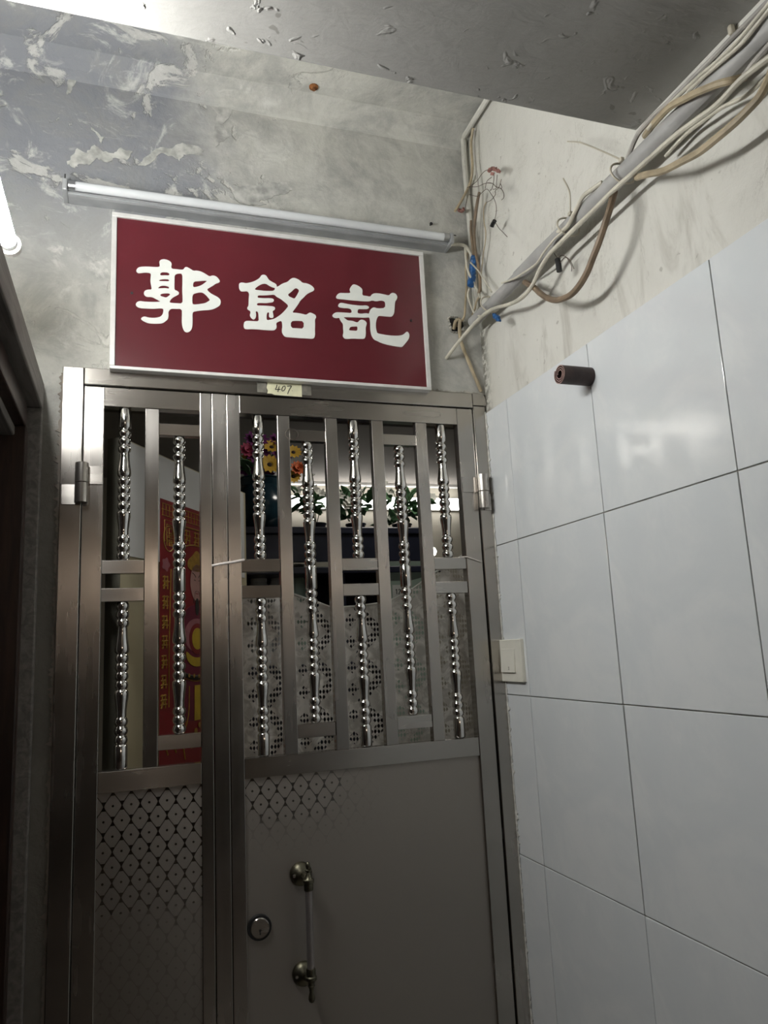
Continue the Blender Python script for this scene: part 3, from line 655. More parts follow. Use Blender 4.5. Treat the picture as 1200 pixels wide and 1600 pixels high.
# ------------------------------------------------------------------ things on the tiled wall
c0 = at(803, 1031, 0, XR)
sw = thing('light_switch', 'ivory rocker light switch on the tiles beside the gate', 'switch', (XR, c0.y, c0.z - .05))
q = [at(783, 1000, 0, XR), at(818, 998, 0, XR), at(822, 1064, 0, XR), at(787, 1066, 0, XR)]
sy0, sy1 = -.018, min(p.y for p in q); sz0_, sz1_ = (q[2].z + q[3].z) / 2, (q[0].z + q[1].z) / 2
sy0 = max(p.y for p in q)
box('switch_plate', XR - .011, XR - .0005, sy1, sy0, sz0_, sz1_, MT['switch'], sw, .002)
wy = sy0 - sy1; hz = sz1_ - sz0_
bm = bmesh.new(); add_box(bm, XR - .0165, XR - .0105, sy1 + wy * .26, sy0 - wy * .16, sz0_ + hz * .22, sz1_ - hz * .22, .001)
rk = meshobj('rocker', bm, MT['switch'], sw); 
for v in rk.data.vertices:
    if v.co.z > (sz0_ + sz1_) / 2 and v.co.x < XR - .012: v.co.x += .0045
for dz in (.30, .345): lathe('switch_mark', [(.0012, -.0176), (.0012, -.0160)], MT['grout'], rk, 6, 'X', (XR, (sy0 + sy1) / 2 - .002, sz0_ + hz * dz))
# rolled strip standing out of the wall
rc = at(922, 588, 0, XR); L0 = .078
rl = thing('rolled_strip', 'dark brown rolled strip sticking out of the white tiles', 'roll', (XR, rc.y, rc.z))
bm = bmesh.new(); turns, seg = 3.1, 120; V = []
for k in range(seg + 1):
    t = k / seg; a = turns * 2 * math.pi * t; r = .0065 + .0145 * t
    for h, rr in ((0, r), (0, r + .0024), (1, r + .0024), (1, r)):
        V.append(bm.verts.new((XR - .0008 - h * L0, rc.y + rr * math.cos(a), rc.z + rr * math.sin(a))))
for k in range(seg):
    for j in range(4):
        a_, b_ = 4 * k + j, 4 * k + (j + 1) % 4; f = bm.faces.new((V[a_], V[b_], V[b_ + 4], V[a_ + 4]))
        f.material_index = 1 if j == 2 else 0
bm.faces.new(V[:4]); bm.faces.new(V[-4:]); bmesh.ops.recalc_face_normals(bm, faces=bm.faces)
o = meshobj('rolled_sheet', bm, MT['roll'], rl); o.data.materials.append(MT['roll_edge'])

# ------------------------------------------------------------------ conduit and cables along the right wall
def cable(name, pts, r, mat, label, cat='cable', n=8, parent=None, sub=6):
    """pts: (px, py, offset from right wall) or (px, py, 'f', offset from front wall)"""
    P = [RW(p[0], p[1], p[2]) if p[2] != 'f' else FW(p[0], p[1], p[3]) for p in pts]
    o = tube(name, P, r, MT[mat], parent, n, sub)
    if parent is None: tag(o, label, cat)
    return o
zp, xp = 2.526, XR - .034
cd = thing('conduit', 'thick grey conduit pipe running along the right wall under the beam', 'pipe', (xp, -.05, zp))
lathe('pipe', [(.0165, -2.6), (.0165, -.035)], MT['conduit'], cd, 20, 'Y', (xp, 0, zp))
bm = bmesh.new(); R0 = .0200; rows = []
for k in range(41):
    y = -2.6 + (2.6 - .315) * k / 40
    rows.append([bm.verts.new((xp - (R0 + .0008 * math.sin(k * 1.7)) * math.cos(a), y, zp + (R0 + .0008 * math.cos(k * 2.3)) * math.sin(a))) for a in [-1.25 + 2.9 * j / 12 for j in range(13)]])
for a, b in zip(rows, rows[1:]):
    for j in range(12): bm.faces.new((a[j], a[j + 1], b[j + 1], b[j]))
bm.normal_update(); g_ = bmesh.ops.solidify(bm, geom=list(bm.faces), thickness=.0018)
bmesh.ops.recalc_face_normals(bm, faces=bm.faces)
meshobj('split_sleeve', bm, MT['conduit'], cd, True)
cable('electric_cable', [(697, 560, 'f', .001), (706, 548, 'f', .03), (722, 528, 'f', .05), (745, 502, .050), (768, 484, .055), (800, 474, .058), (818, 463, .060), (832, 445, .060), (845, 418, .060), (858, 398, .060), (874, 381, .060), (896, 359, .060), (925, 331, .060), (956, 300, .060), (985, 274, .060), (1020, 243, .060), (1055, 212, .060), (1090, 186, .060), (1121, 163, .060), (1158, 124, .060), (1199, 92, .060), (1240, 60, .055)], .0052, 'cable_white', 'long white cable along the front of the grey conduit into the front wall')
cable('electric_cable', [(995, 277, .045), (1012, 272, .060), (1036, 267, .062), (1064, 253, .064), (1092, 238, .066), (1121, 215, .068), (1149, 191, .068), (1170, 170, .066), (1186, 152, .064), (1199, 128, .060), (1215, 90, .055)], .0068, 'cable_tan', 'yellowed cable sagging below the conduit at the right edge')
cable('electric_cable', [(1008, 212, .030), (1020, 195, .050), (1042, 171, .062), (1056, 161, .064), (1070, 154, .064), (1087, 145, .064), (1102, 139, .064), (1122, 131, .062), (1142, 126, .055), (1165, 120, .030)], .0066, 'cable_tan', 'yellowed cable crossing over the conduit near the beam corner')
cable('electric_cable', [(976, 262, .040), (985, 236, .044), (998, 208, .046), (1020, 183, .047), (1045, 160, .048), (1068, 137, .048), (1089, 116, .048), (1115, 90, .048), (1138, 66, .048), (1167, 37, .046), (1205, -2, .046)], .0050, 'cable_grey', 'topmost grey cable squeezed between the conduit and the beam')
cable('electric_cable', [(1012, 202, .055), (1032, 178, .055), (1062, 148, .057), (1092, 120, .057), (1125, 92, .057), (1152, 65, .057), (1178, 34, .055), (1210, -5, .055)], .0036, 'cable_white', 'thin white cable second below the beam above the conduit')
cable('electric_cable', [(1075, 143, .055), (1102, 118, .060), (1130, 94, .062), (1160, 67, .062), (1184, 38, .060), (1212, 2, .058)], .0034, 'cable_white', 'thin white cable lying on the top of the conduit at the right edge')
cable('electric_cable', [(1160, 122, .050), (1178, 98, .050), (1199, 74, .050), (1225, 45, .050)], .0050, 'cable_grey', 'grey cable behind the white one at the far right edge')
cable('electric_cable', [(1040, 244, .020), (1072, 210, .018), (1100, 188, .020), (1128, 168, .022), (1165, 150, .022), (1199, 118, .03)], .0038, 'cable_white', 'thin pale cable against the wall just under the conduit')
cable('electric_cable', [(960, 300, .040), (955, 318, .060), (950, 335, .068), (944, 354, .072), (936, 378, .074), (927, 401, .074), (918, 424, .072), (908, 442, .070), (897, 456, .068), (886, 464, .066), (870, 469, .064), (856, 466, .060), (845, 459, .056), (834, 449, .048), (820, 441, .036)], .0072, 'cable_brown', 'brown cable hanging in a loop below the middle of the conduit')
cable('electric_cable', [(941, 285, .050), (925, 296, .058), (912, 306, .060), (904, 320, .060), (897, 333, .060), (890, 348, .060), (882, 358, .058), (872, 362, .050)], .0048, 'cable_white', 'short white cable wound over the middle of the conduit')
cable('electric_cable', [(880, 362, .060), (866, 374, .058), (850, 394, .060), (838, 412, .060), (820, 425, .060), (802, 436, .058), (784, 442, .058)], .0026, 'cable_white', 'thin white wire along the lip of the split sleeve')
cable('electric_cable', [(712, 508, 'f', .006), (728, 508, .030), (742, 494, .016), (758, 482, .014), (772, 470, .020)], .0050, 'cable_brown', 'brown cable end going into the broken hole in the front wall')
cable('electric_cable', [(709, 514, 'f', .004), (712, 502, 'f', .022), (718, 500, 'f', .026), (718, 512, 'f', .024), (719, 528, 'f', .012), (724, 545, 'f', .008), (731, 562, 'f', .008), (740, 584, 'f', .008), (752, 612, 'f', .006)], .0052, 'cable_tan', 'yellowed cable looping out of the wall hole and down to the gate corner')
cable('electric_cable', [(705, 382, 'f', .05), (716, 382, 'f', .045), (726, 384, 'f', .040), (733, 392, 'f', .036), (737, 402, 'f', .034), (739, 412, 'f', .030)], .0048, 'cable_white', 'white flex from the right end of the unlit batten to blue tape')
cable('electric_cable', [(727, 386, 'f', .030), (728, 405, 'f', .034), (732, 425, 'f', .036), (740, 442, 'f', .038), (746, 454, 'f', .040), (750, 464, .050)], .0036, 'cable_white', 'white cable passing in front of the blue taped splice')
cable('electric_cable', [(731, 395, 'f', .018), (728, 420, 'f', .016), (729, 450, 'f', .014), (727, 475, 'f', .014), (726, 492, 'f', .016), (722, 502, 'f', .010)], .0036, 'cable_tan', 'tan cable left of the blue taped splice along the corner')
cable('electric_cable', [(735, 410, 'f', .036), (748, 424, .030), (758, 440, .030), (768, 456, .040)], .0024, 'cable_white', 'thin white wire slanting from blue tape to the conduit')
cable('electric_cable', [(733, 452, 'f', .030), (731, 462, 'f', .034), (736, 478, 'f', .036), (742, 490, .040), (752, 495, .050)], .0032, 'cable_white', 'white wire looping below the blue taped splice')
cable('electric_cable', [(750, 462, .030), (744, 472, .036), (742, 482, .036), (738, 492, 'f', .02)], .0030, 'cable_tan', 'tan wire twisted under the blue taped splice')
cable('electric_cable', [(739, 200, .012), (736, 225, .010), (738, 255, .010), (737, 275, .012), (733, 290, 'f', .028), (722, 312, 'f', .034), (711, 330, 'f', .034)], .0042, 'cable_tan', 'tan cable coming down the corner to a stripped end')
cable('electric_cable', [(741, 205, .016), (742, 250, .016), (748, 300, .014), (744, 340, .016), (741, 372, .018), (741, 395, .020)], .0026, 'cable_grey', 'thin grey cable down the corner beside the tangled wires')
cable('electric_cable', [(749, 300, .030), (745, 320, .032), (742, 343, .032), (741, 366, .030), (743, 392, .026), (748, 420, .026), (750, 446, .026), (748, 460, .030)], .0044, 'cable_brown', 'brown cable stub standing in the corner above blue tape')
cable('electric_cable', [(736, 345, .022), (736, 362, .024), (738, 380, .024), (740, 398, .024)], .0042, 'cable_brown', 'frayed brown cable end above the blue taped splice')
cable('electric_cable', [(760, 316, .012), (756, 325, .014), (756, 345, .014), (759, 362, .014), (758, 380, .014), (755, 398, .014), (752, 430, .012), (752, 455, .02)], .0017, 'cable_tan', 'thin yellowed wire running down beside the wire tangle')
# blue taped splice
bm = bmesh.new(); P = [FW(741, 400, .036), FW(739, 415, .034), FW(738, 430, .032), FW(735, 446, .032)]
add_tube(bm, P, .0105, 8, 5); 
for v in bm.verts: v.co += Vector((random.uniform(-.0015, .0015), random.uniform(-.0015, .0015), random.uniform(-.002, .002)))
tag(meshobj('taped_splice', bm, MT['tape_blue'], None), 'bundle wrapped in blue tape in the wall corner', 'tape')
bm = bmesh.new(); P = [RW(771, 492, .050), RW(778, 497, .052), RW(779, 502, .050)]
add_tube(bm, P, .0065, 7, 4)
for v in bm.verts: v.co += Vector((random.uniform(-.002, .002), random.uniform(-.002, .002), random.uniform(-.002, .002)))
tag(meshobj('taped_splice', bm, MT['tape_blue'], None), 'small knot of blue tape under the lower end of the conduit', 'tape')
# zip ties
def ztie(px, py, tail, label):
    c = RW(px, py, .034); t = thing('cable_tie', label, 'cable tie', c)
    ring = [(xp + .0285 * math.cos(a) - .004, c.y + .004 * math.sin(a), zp + .0245 * math.sin(a)) for a in [2 * math.pi * k / 14 for k in range(15)]]
    tube('tie_loop', ring, .0022, MT['tie'], t, 6, 2)
    if tail:
        tube('tie_tail', [RW(*q) for q in tail], .0018, MT['tie'], t, 6, 5)
        q = RW(*tail[0]); box('tie_head', q.x - .004, q.x + .004, q.y - .005, q.y + .005, q.z - .004, q.z + .004, MT['tie'], t, .001)
ztie(975, 268, [(971, 250, .050), (945, 238, .055), (908, 223, .055), (887, 221, .050)], 'nylon tie with a long bent tail high on the conduit')
ztie(890, 352, [(891, 334, .055), (891, 312, .060), (889, 297, .062), (880, 279, .062)], 'nylon tie with a short upright tail midway along the conduit')
ztie(768, 482, None, 'nylon tie near the lower end of the conduit')
# tangle of thin wires with red connectors
wt = thing('wire_tangle', 'tangle of thin dark wires with two dusty red connectors in the corner', 'wires', RW(770, 290, .01))
def W(px, py): return (690 + px / 10, 240 + py / 10)
for pts in ([(400, 530), (480, 490), (560, 420), (620, 330), (680, 270), (760, 245)], [(430, 520), (560, 515), (680, 465), (780, 460), (850, 515), (930, 550), (970, 620), (970, 690), (935, 725)],
            [(430, 640), (560, 665), (640, 600), (710, 555), (780, 640), (830, 730), (855, 830), (850, 940), (830, 1040)], [(420, 560), (415, 650), (385, 760), (370, 850)],
            [(820, 340), (815, 420), (790, 540), (760, 580), (770, 560)], [(870, 330), (860, 440), (855, 540), (800, 560)], [(935, 400), (900, 520), (840, 580), (840, 640), (780, 720), (700, 765)],
            [(780, 370), (710, 430), (680, 550)], [(700, 460), (800, 470), (850, 520), (940, 540), (920, 470)], [(850, 1090), (900, 1170), (970, 1240), (1025, 1300)]):
    tube('wire', [RW(*W(*q), .042) for q in pts], .0009, MT['wire_dark'], wt, 5, 4)
for pts in ([(735, 270), (790, 235), (850, 245), (895, 285)], [(185, 895), (260, 870), (310, 900), (350, 860)]):
    bm = bmesh.new(); add_tube(bm, [RW(*W(*q), .042) for q in pts], .0046, 7, 3)
    for v in bm.verts: v.co += Vector((random.uniform(-.0018, .0018), random.uniform(-.0018, .0018), random.uniform(-.0025, .0025)))
    meshobj('connector', bm, MT['connector'], wt)
tube('connector', [RW(*W(790, 340), .042), RW(*W(800, 290), .042)], .0058, MT['connector'], wt)
tube('wire_nut', [RW(*W(785, 1140), .042), RW(*W(800, 1100), .042), RW(*W(830, 1050), .042)], .0062, MT['black'], wt, 8, 3)
bc = thing('wire_nut', 'small black wire nut with loose ends hanging below the conduit', 'wires', RW(873, 415, .045))
tube('nut_body', [RW(871, 405, .046), RW(873, 415, .046), RW(874, 424, .046)], .0068, MT['black'], bc)
for e in ([(872, 405), (878, 399), (890, 406), (897, 420)], [(875, 410), (884, 402), (893, 415), (893, 424)], [(871, 404), (866, 396)]): tube('wire', [RW(*q, .046) for q in e], .0009, MT['wire_dark'], bc, 5, 4)

# ------------------------------------------------------------------ the flat behind the gate
RX0, RX1, RY1, RZ = -.95, 2.95, 3.6, 2.874
struct(box('room_floor', RX0, RX1, .12, RY1, -.1, 0, MT['room_floor'])); struct(box('room_ceiling', RX0, RX1, .12, RY1, RZ, RZ + .1, MT['room_ceiling']))
struct(box('room_wall_back', RX0, RX1, RY1, RY1 + .1, 0, RZ + .1, MT['room_wall'])); struct(box('room_wall_left', RX0 - .1, RX0, .12, RY1, 0, RZ + .1, MT['room_wall'])); struct(box('room_wall_right', RX1, RX1 + .1, .12, RY1, 0, RZ + .1, MT['room_wall']))
struct(box('trim_2', 1.0, RX1, RY1 - .05, RY1, RZ - .022, RZ, MT['paint_white'], None, .004))
# dark jamb and head on the room side of the gate
struct(box('trim_3', -.159, -.075, .05, .12, 0, GZ1, MT['olive_shade'])); struct(box('trim_4', -.075, XR, .05, .12, 2.245, GZ1, MT['dwood']))  # jamb shade put into its olive colour
# opened inner door
ang = math.radians(32); D3 = Vector((math.sin(ang), math.cos(ang), 0)); NF = Vector((math.cos(ang), -math.sin(ang), 0)); O3 = Vector((-.022, .1, 0))
def dp(s, z, off=0.0): return O3 + D3 * s + NF * off + Vector((0, 0, z))
def on_door(px, py):
    r = RIGHT * ((px - 600) / FPX) + DOWN * ((py - 800) / FPX) + FWD
    q = CAM + r * ((O3 - CAM).dot(NF) / r.dot(NF)); return ((q - O3).dot(D3), q.z)
def slab(name, s0, s1, z0, z1, o0, o1, mat, parent=None):
    bm = bmesh.new(); c = [bm.verts.new(dp(s, z, o)) for s in (s0, s1) for o in (o0, o1) for z in (z0, z1)]
    for f in ((0, 1, 3, 2), (4, 6, 7, 5), (0, 4, 5, 1), (2, 3, 7, 6), (0, 2, 6, 4), (1, 5, 7, 3)): bm.faces.new([c[i] for i in f])
    bmesh.ops.recalc_face_normals(bm, faces=bm.faces); return meshobj(name, bm, mat, parent)
d1 = struct(link(bpy.data.objects.new('door_1', None))); d1.location = O3
slab('door_leaf', 0, .78, .01, 2.172, -.04, 0, MT['cream'], d1)
slab('hinge_edge', -.003, 0, .01, 2.172, -.04, 0, MT['olive_shade'], d1)  # edge of the cream door, its shade put into the olive
sh = tag(slab('plastic_sheet', .02, .76, 1.865, 2.168, .0012, .0025, MT['sheet']), 'glossy pale sheet fixed on the upper part of the open inner door', 'sheet')
po = thing('poster', 'red and gold deity poster on the open inner door', 'poster', dp(.40, 1.25))
S0, S1, PZ0, PZ1 = .187, .612, 1.245, 2.045
slab('poster_sheet', S0, S1, PZ0, PZ1, .0030, .0040, MT['poster_red'], po)
def pshape(name, pts, mat, off=.0044):
    outline(name, [chaikin(pts, 2) if len(pts) > 4 else pts], MT[mat], .0005, lambda u, v: dp(u, v, off), NF, po)
def pline(name, pts, mat, r=.0012, sub=4): tube(name, [dp(u, v, .0046) for u, v in pts], r, MT[mat], po, 5, sub)
def pd(px, py): return on_door(px, py)
cx = .400                                   # middle of the figure
for k in range(3): pline('print_line', [(S0 + .008, PZ1 - .012 - k * .017), (S1 - .008, PZ1 - .012 - k * .017)], 'gold', .0012)
for k in range(22): pline('print_line', [(S0 + .012 + k * .0185, PZ1 - .012), (S0 + .012 + k * .0185, PZ1 - .046)], 'gold', .0009)
for sx in (S0 + .022, S1 - .022 - .07):      # meander corners
    for w, h in ((.070, .060), (.046, .038), (.020, .016)):
        x, z = sx + .035, PZ1 - .088; pline('print_line', [(x - w / 2, z - h / 2), (x + w / 2, z - h / 2), (x + w / 2, z + h / 2), (x - w / 2, z + h / 2), (x - w / 2, z - h / 2)], 'gold', .0011, 1)
for sgn in (1, -1):
    c = pd(262, 842); ox = c[0] if sgn > 0 else 2 * cx - c[0]; oz = c[1]
    pline('print_line', [(ox + .030 * math.cos(2 * math.pi * k / 16), oz + .036 * math.sin(2 * math.pi * k / 16)) for k in range(17)], 'gold', .0015)
    for st in ([(-.014, .020), (-.010, .016)], [(-.018, .010), (-.006, .010), (-.016, -.004)], [(-.012, .006), (-.012, -.022)], [(-.010, -.002), (-.005, -.006)],
               [(0, .018), (.018, .018)], [(.002, .010), (.016, .010), (.016, .003), (.002, .003), (.002, .010)], [(0, -.003), (.018, -.003), (.018, -.021), (0, -.021), (0, -.003)], [(.009, -.003), (.009, -.021)], [(0, -.012), (.018, -.012)]):
        pline('print_stroke', [(ox + a * .95, oz + b * .95) for a, b in st], 'gold', .0013, 1)
# arch, upper lettering panel and figure
pline('print_line', [(cx + .12 * math.cos(a), 1.880 + .055 * math.sin(a)) for a in [math.pi * k / 12 for k in range(13)]], 'gold', .002)
pline('print_line', [(cx - .105, PZ1 - .062), (cx + .105, PZ1 - .062)], 'gold', .0022)
rnd = random.Random(3)
def glyph(u, v, w, h, mat='gold', r=.0019):
    for k in range(3): pline('print_stroke', [(u - w * .45, v + h * (.36 - .3 * k)), (u + w * rnd.uniform(.2, .48), v + h * (.38 - .3 * k))], mat, r, 1)
    for k in range(2): pline('print_stroke', [(u + w * (-.22 + .42 * k), v + h * .46), (u + w * (-.26 + .5 * k), v - h * .46)], mat, r, 1)
    pline('print_stroke', [(u, v), (u - w * .4, v - h * .46)], mat, r, 1)
for u in (cx - .055, cx, cx + .055): glyph(u, 1.955, .042, .046)
for sgn in (1, -1):
    for k in range(7):
        p = pd(257 - k * .6, 910 + k * 31); glyph(p[0] if sgn > 0 else 2 * cx - p[0], p[1], .036, .040, r=.0022)
    e = pd(265, 890)[0]; e2 = pd(258, 1130)[0]
    q = [(e, 1.85), (e - .006, 1.72), (e2 + .012, 1.60), (e2 + .012, 1.47)]
    pline('print_line', q if sgn > 0 else [(2 * cx - a, b) for a, b in q], 'gold', .0016)
    p = pd(257, 882); pshape('print_blossom', [((p[0] if sgn > 0 else 2 * cx - p[0]) + .02 * math.cos(a) * (1 + .2 * math.cos(5 * a)), p[1] + .018 * math.sin(a) * (1 + .2 * math.cos(5 * a))) for a in [2 * math.pi * k / 20 for k in range(20)]], 'poster_pink')
def ell(x, z, a, b, mat, name='print_shape', off=.0044, n=20): pshape(name, [(x + a * math.cos(2 * math.pi * k / n), z + b * math.sin(2 * math.pi * k / n)) for k in range(n)], mat, off)
pshape('robe', [(cx - .13, 1.42), (cx - .15, 1.52), (cx - .11, 1.70), (cx - .05, 1.755), (cx + .05, 1.755), (cx + .11, 1.70), (cx + .15, 1.52), (cx + .13, 1.42)], 'poster_purple', .0043)
pshape('hat', [(cx - .055, 1.855), (cx - .06, 1.885), (cx - .03, 1.90), (cx, 1.925), (cx + .03, 1.90), (cx + .06, 1.885), (cx + .055, 1.855)], 'gold', .0050)
ell(cx, 1.822, .042, .056, 'poster_skin', 'face', .0050)
for sgn in (-1, 1):
    pline('eyebrow', [(cx + sgn * .008, 1.838), (cx + sgn * .018, 1.846), (cx + sgn * .030, 1.850)], 'ink', .0018); pline('eye', [(cx + sgn * .009, 1.828), (cx + sgn * .020, 1.830)], 'ink', .0015)
    pline('moustache', [(cx + sgn * .003, 1.797), (cx + sgn * .014, 1.790), (cx + sgn * .020, 1.760)], 'ink', .0014)
pline('mouth', [(cx - .009, 1.789), (cx + .009, 1.789)], 'poster_red', .0018)
pshape('beard', [(cx - .010, 1.775), (cx - .012, 1.735), (cx, 1.720), (cx + .012, 1.735), (cx + .010, 1.775)], 'ink', .0052)
ell(cx, 1.665, .078, .050, 'poster_pink', 'collar', .0048); ell(cx, 1.655, .050, .046, 'poster_red', 'collar', .0054); ell(cx, 1.655, .034, .032, 'poster_yellow', 'ingot', .0059)
pshape('sash', [(cx - .075, 1.625), (cx - .06, 1.585), (cx, 1.570), (cx + .06, 1.585), (cx + .075, 1.625), (cx + .03, 1.60), (cx - .03, 1.60)], 'poster_yellow', .0057)
pline('belt', [(cx - .085, 1.555), (cx - .04, 1.545), (cx, 1.542), (cx + .04, 1.545), (cx + .085, 1.555)], 'ink', .007); pline('belt_edge', [(cx - .085, 1.545), (cx, 1.531), (cx + .085, 1.545)], 'gold', .0018)
for k in range(5): ell(cx - .06 + k * .03, 1.546 + .002 * abs(k - 2), .006, .006, 'gold', 'belt_plate', .0105, 10)
pshape('sash', [(cx - .018, 1.52), (cx + .018, 1.52), (cx + .020, 1.42), (cx - .020, 1.42)], 'poster_yellow', .0055)
for k in range(4): ell(cx + (-.012 if k % 2 else .012), 1.405 - k * .014, .010, .008, 'gold', 'tassel', .0058, 10)
for sgn in (-1, 1):
    pline('print_line', [(cx + sgn * .05, 1.52), (cx + sgn * .055, 1.44), (cx + sgn * .085, 1.38), (cx + sgn * .075, 1.32)], 'gold', .0022); pline('print_line', [(cx + sgn * .14, 1.50), (cx + sgn * .11, 1.44), (cx + sgn * .13, 1.36)], 'gold', .0022); ell(cx + sgn * .10, 1.435, .020, .022, 'gold', 'print_cloud', .0052, 12)
    for k in range(4): pline('print_line', [(cx + sgn * (.03 + k * .045), 1.385), (cx + sgn * (.045 + k * .045), 1.368), (cx + sgn * (.035 + k * .045), 1.345)], 'gold', .0022)

# lace curtain hung just behind the wide leaf
bm = bmesh.new(); xs0, xs1, NX, NZ = .252, .925, 90, 40
top = [(.25, at(376, 915, 1, .07).z), (.30, at(400, 918, 1, .07).z), (.38, at(455, 922, 1, .07).z), (.46, at(490, 938, 1, .07).z), (.52, at(522, 950, 1, .07).z), (.60, at(570, 947, 1, .07).z), (.68, at(612, 940, 1, .07).z), (.755, at(650, 919, 1, .07).z), (.82, at(690, 895, 1, .07).z), (.88, at(712, 878, 1, .07).z), (.93, at(735, 862, 1, .07).z)]
def ztop(x):
    for (a, za), (b, zb) in zip(top, top[1:]):
        if x <= b: t = (x - a) / (b - a); return za + (zb - za) * t
    return top[-1][1]
rows = []
for i in range(NX + 1):
    x = xs0 + (xs1 - xs0) * i / NX; zt = ztop(x) + .0025 * math.sin(x * 160); r_ = []
    for j in range(NZ + 1):
        t = j / NZ; z = zt + (.95 - zt) * t
        y = .072 + .007 * math.sin(x * 34 + .6 * math.sin(z * 7)) * (0.4 + t) + .004 * math.sin(x * 83 + z * 5) + .012 * max(0, x - .68) * math.sin(z * 30 + x * 40)
        r_.append(bm.verts.new((x, y, z)))
    rows.append(r_)
for a, b in zip(rows, rows[1:]):
    for j in range(NZ): bm.faces.new((a[j], b[j], b[j + 1], a[j + 1]))
lc = thing('lace_curtain', 'white lace curtain hanging behind the bars of the wide gate leaf', 'curtain', (.59, .075, .95))
meshobj('lace_cloth', bm, MT['lace'], lc, True)
tube('curtain_hem', [(x, .072, ztop(x) + .001) for x in [xs0 + (xs1 - xs0) * k / 20 for k in range(21)]], .0028, MT['sign_white'], lc, 6, 3)

# navy altar shelf carrying flowers and plants
YSH = 1.2; sz = at(500, 823, 1, YSH).z; xa, xb = at(370, 830, 1, YSH).x, at(690, 830, 1, YSH).x
ns = thing('display_shelf', 'dark navy shelf unit inside the flat holding plants', 'shelf', ((xa + xb) / 2, YSH, 0))
box('shelf_board', xa, xb - .06, YSH, YSH + .42, sz - .03, sz, MT['navy'], ns, .004); box('shelf_apron', xa, xb - .09, YSH + .01, YSH + .03, sz - .15, sz - .031, MT['navy'], ns, .003)
box('shelf_board', xa, xb, YSH + .02, YSH + .42, sz - .20, sz - .17, MT['navy'], ns, .004); box('back_board', xa, xb - .25, YSH + .40, YSH + .42, .7, sz - .2, MT['navy'], ns)
box('shelf_board', xa, xb - .25, YSH + .03, YSH + .39, 1.52, 1.55, MT['navy'], ns, .004)
for x in (xa, (xa + xb) / 2 - .02, xb - .28): box('upright', x, x + .03, YSH + .04, YSH + .40, 0, sz - .2, MT['navy'], ns, .003)
def on(px, py, y): return at(px, py, 1, y)
for (px, py, w, h, mt, lab) in ((404, 908, .05, .07, 'sheet', 'small pale box on the navy shelf left end'), (432, 905, .035, .08, 'glass_white', 'slim white jar on the navy shelf beside a pale box'), (466, 905, .04, .13, 'mint', 'pale green canister on the navy shelf behind the second bar')):
    p = on(px, py, YSH + .2); zb = sz - .17 if False else 1.55
    t = thing('container', lab, 'container', (p.x, YSH + .2, zb)); hh = max(.06, p.z + h / 2 - zb)
    lathe('container_body', [(w * .8, zb), (w, zb + .01), (w, zb + hh * .8), (w * .7, zb + hh * .9)], MT[mt], t, 14, 'Z', (p.x, YSH + .2, 0)); lathe('container_lid', [(w * .74, zb + hh * .9), (w * .74, zb + hh)], MT['paint_white'], t, 14, 'Z', (p.x, YSH + .2, 0))
# vase with artificial flowers, standing nearer the gate end of the shelf
YV = YSH + .12; vp = on(408, 823, YV)
va = thing('vase', 'dark teal vase on the left end of the navy shelf', 'vase', (vp.x, YV, sz))
hv = on(408, 752, YV).z - sz
lathe('vase_body', [(.075, sz + .001), (.09, sz + .01), (.125, sz + hv * .35), (.12, sz + hv * .6), (.085, sz + hv * .88), (.095, sz + hv)], MT['vase'], va, 20, 'Z', (vp.x, YV, 0))
lathe('vase_rim', [(.093, sz + hv), (.100, sz + hv + .004), (.094, sz + hv + .010)], MT['vase'], va, 20, 'Z', (vp.x, YV, 0))
def petal_mesh(L, w, mat, name='petal'):
    bm = bmesh.new(); pts = [(0, -.15), (.35, -.5), (.7, -.45), (1, 0), (.7, .45), (.35, .5), (0, .15)]
    vv = [bm.verts.new((x * L, y * w, .12 * L * math.sin(x * 2.6))) for x, y in pts]; bm.faces.new(vv)
    lo = [bm.verts.new((v.co.x, v.co.y, v.co.z - .0012)) for v in vv]; bm.faces.new(list(reversed(lo)))
    for k in range(len(vv)): j = (k + 1) % len(vv); bm.faces.new((vv[j], vv[k], lo[k], lo[j]))
    me = bpy.data.meshes.new(name); bm.to_mesh(me); bm.free(); me.materials.append(MT[mat]); return me
PM = {c: petal_mesh(.052, .025, c) for c in ('petal_yellow', 'petal_purple', 'petal_pink', 'petal_orange', 'petal_white')}
def flower(px, py, mat, label, sc=1.0, dy=0.0, tilt=1.25, n=12, dense=1):
    c = on(px, py, YV - .03 + dy); t = thing('artificial_flower', label, 'flower', c, 'flowers in the teal vase')
    face = Matrix.Rotation(tilt, 4, 'X')
    for ring in range(dense):
        for k in range(n):
            o = shared('petal', PM[mat], c, t); s_ = sc * (1 - .28 * ring)
            o.matrix_basis = Matrix.Translation(c) @ face @ Matrix.Rotation(2 * math.pi * (k + .5 * ring) / n, 4, 'Z') @ Matrix.Rotation(-.25 - .5 * ring, 4, 'Y') @ Matrix.Scale(s_, 4)
    bm = bmesh.new(); add_lathe(bm, [(.002, -.004), (.014 * sc, 0), (.010 * sc, .008), (.002, .011)], 12)
    bmesh.ops.transform(bm, matrix=Matrix.Translation(c) @ face, verts=bm.verts); meshobj('flower_centre', bm, MT['seed' if mat in ('petal_yellow',) else mat], t, True)
    tube('flower_stem', [c + Vector((0, .006, -.004)), c * .5 + Vector((vp.x, YV, sz + hv)) * .5 + Vector((0, .03, 0)), Vector((vp.x, YV, sz + hv - .02))], .0025, MT['stem'], t, 5, 5)
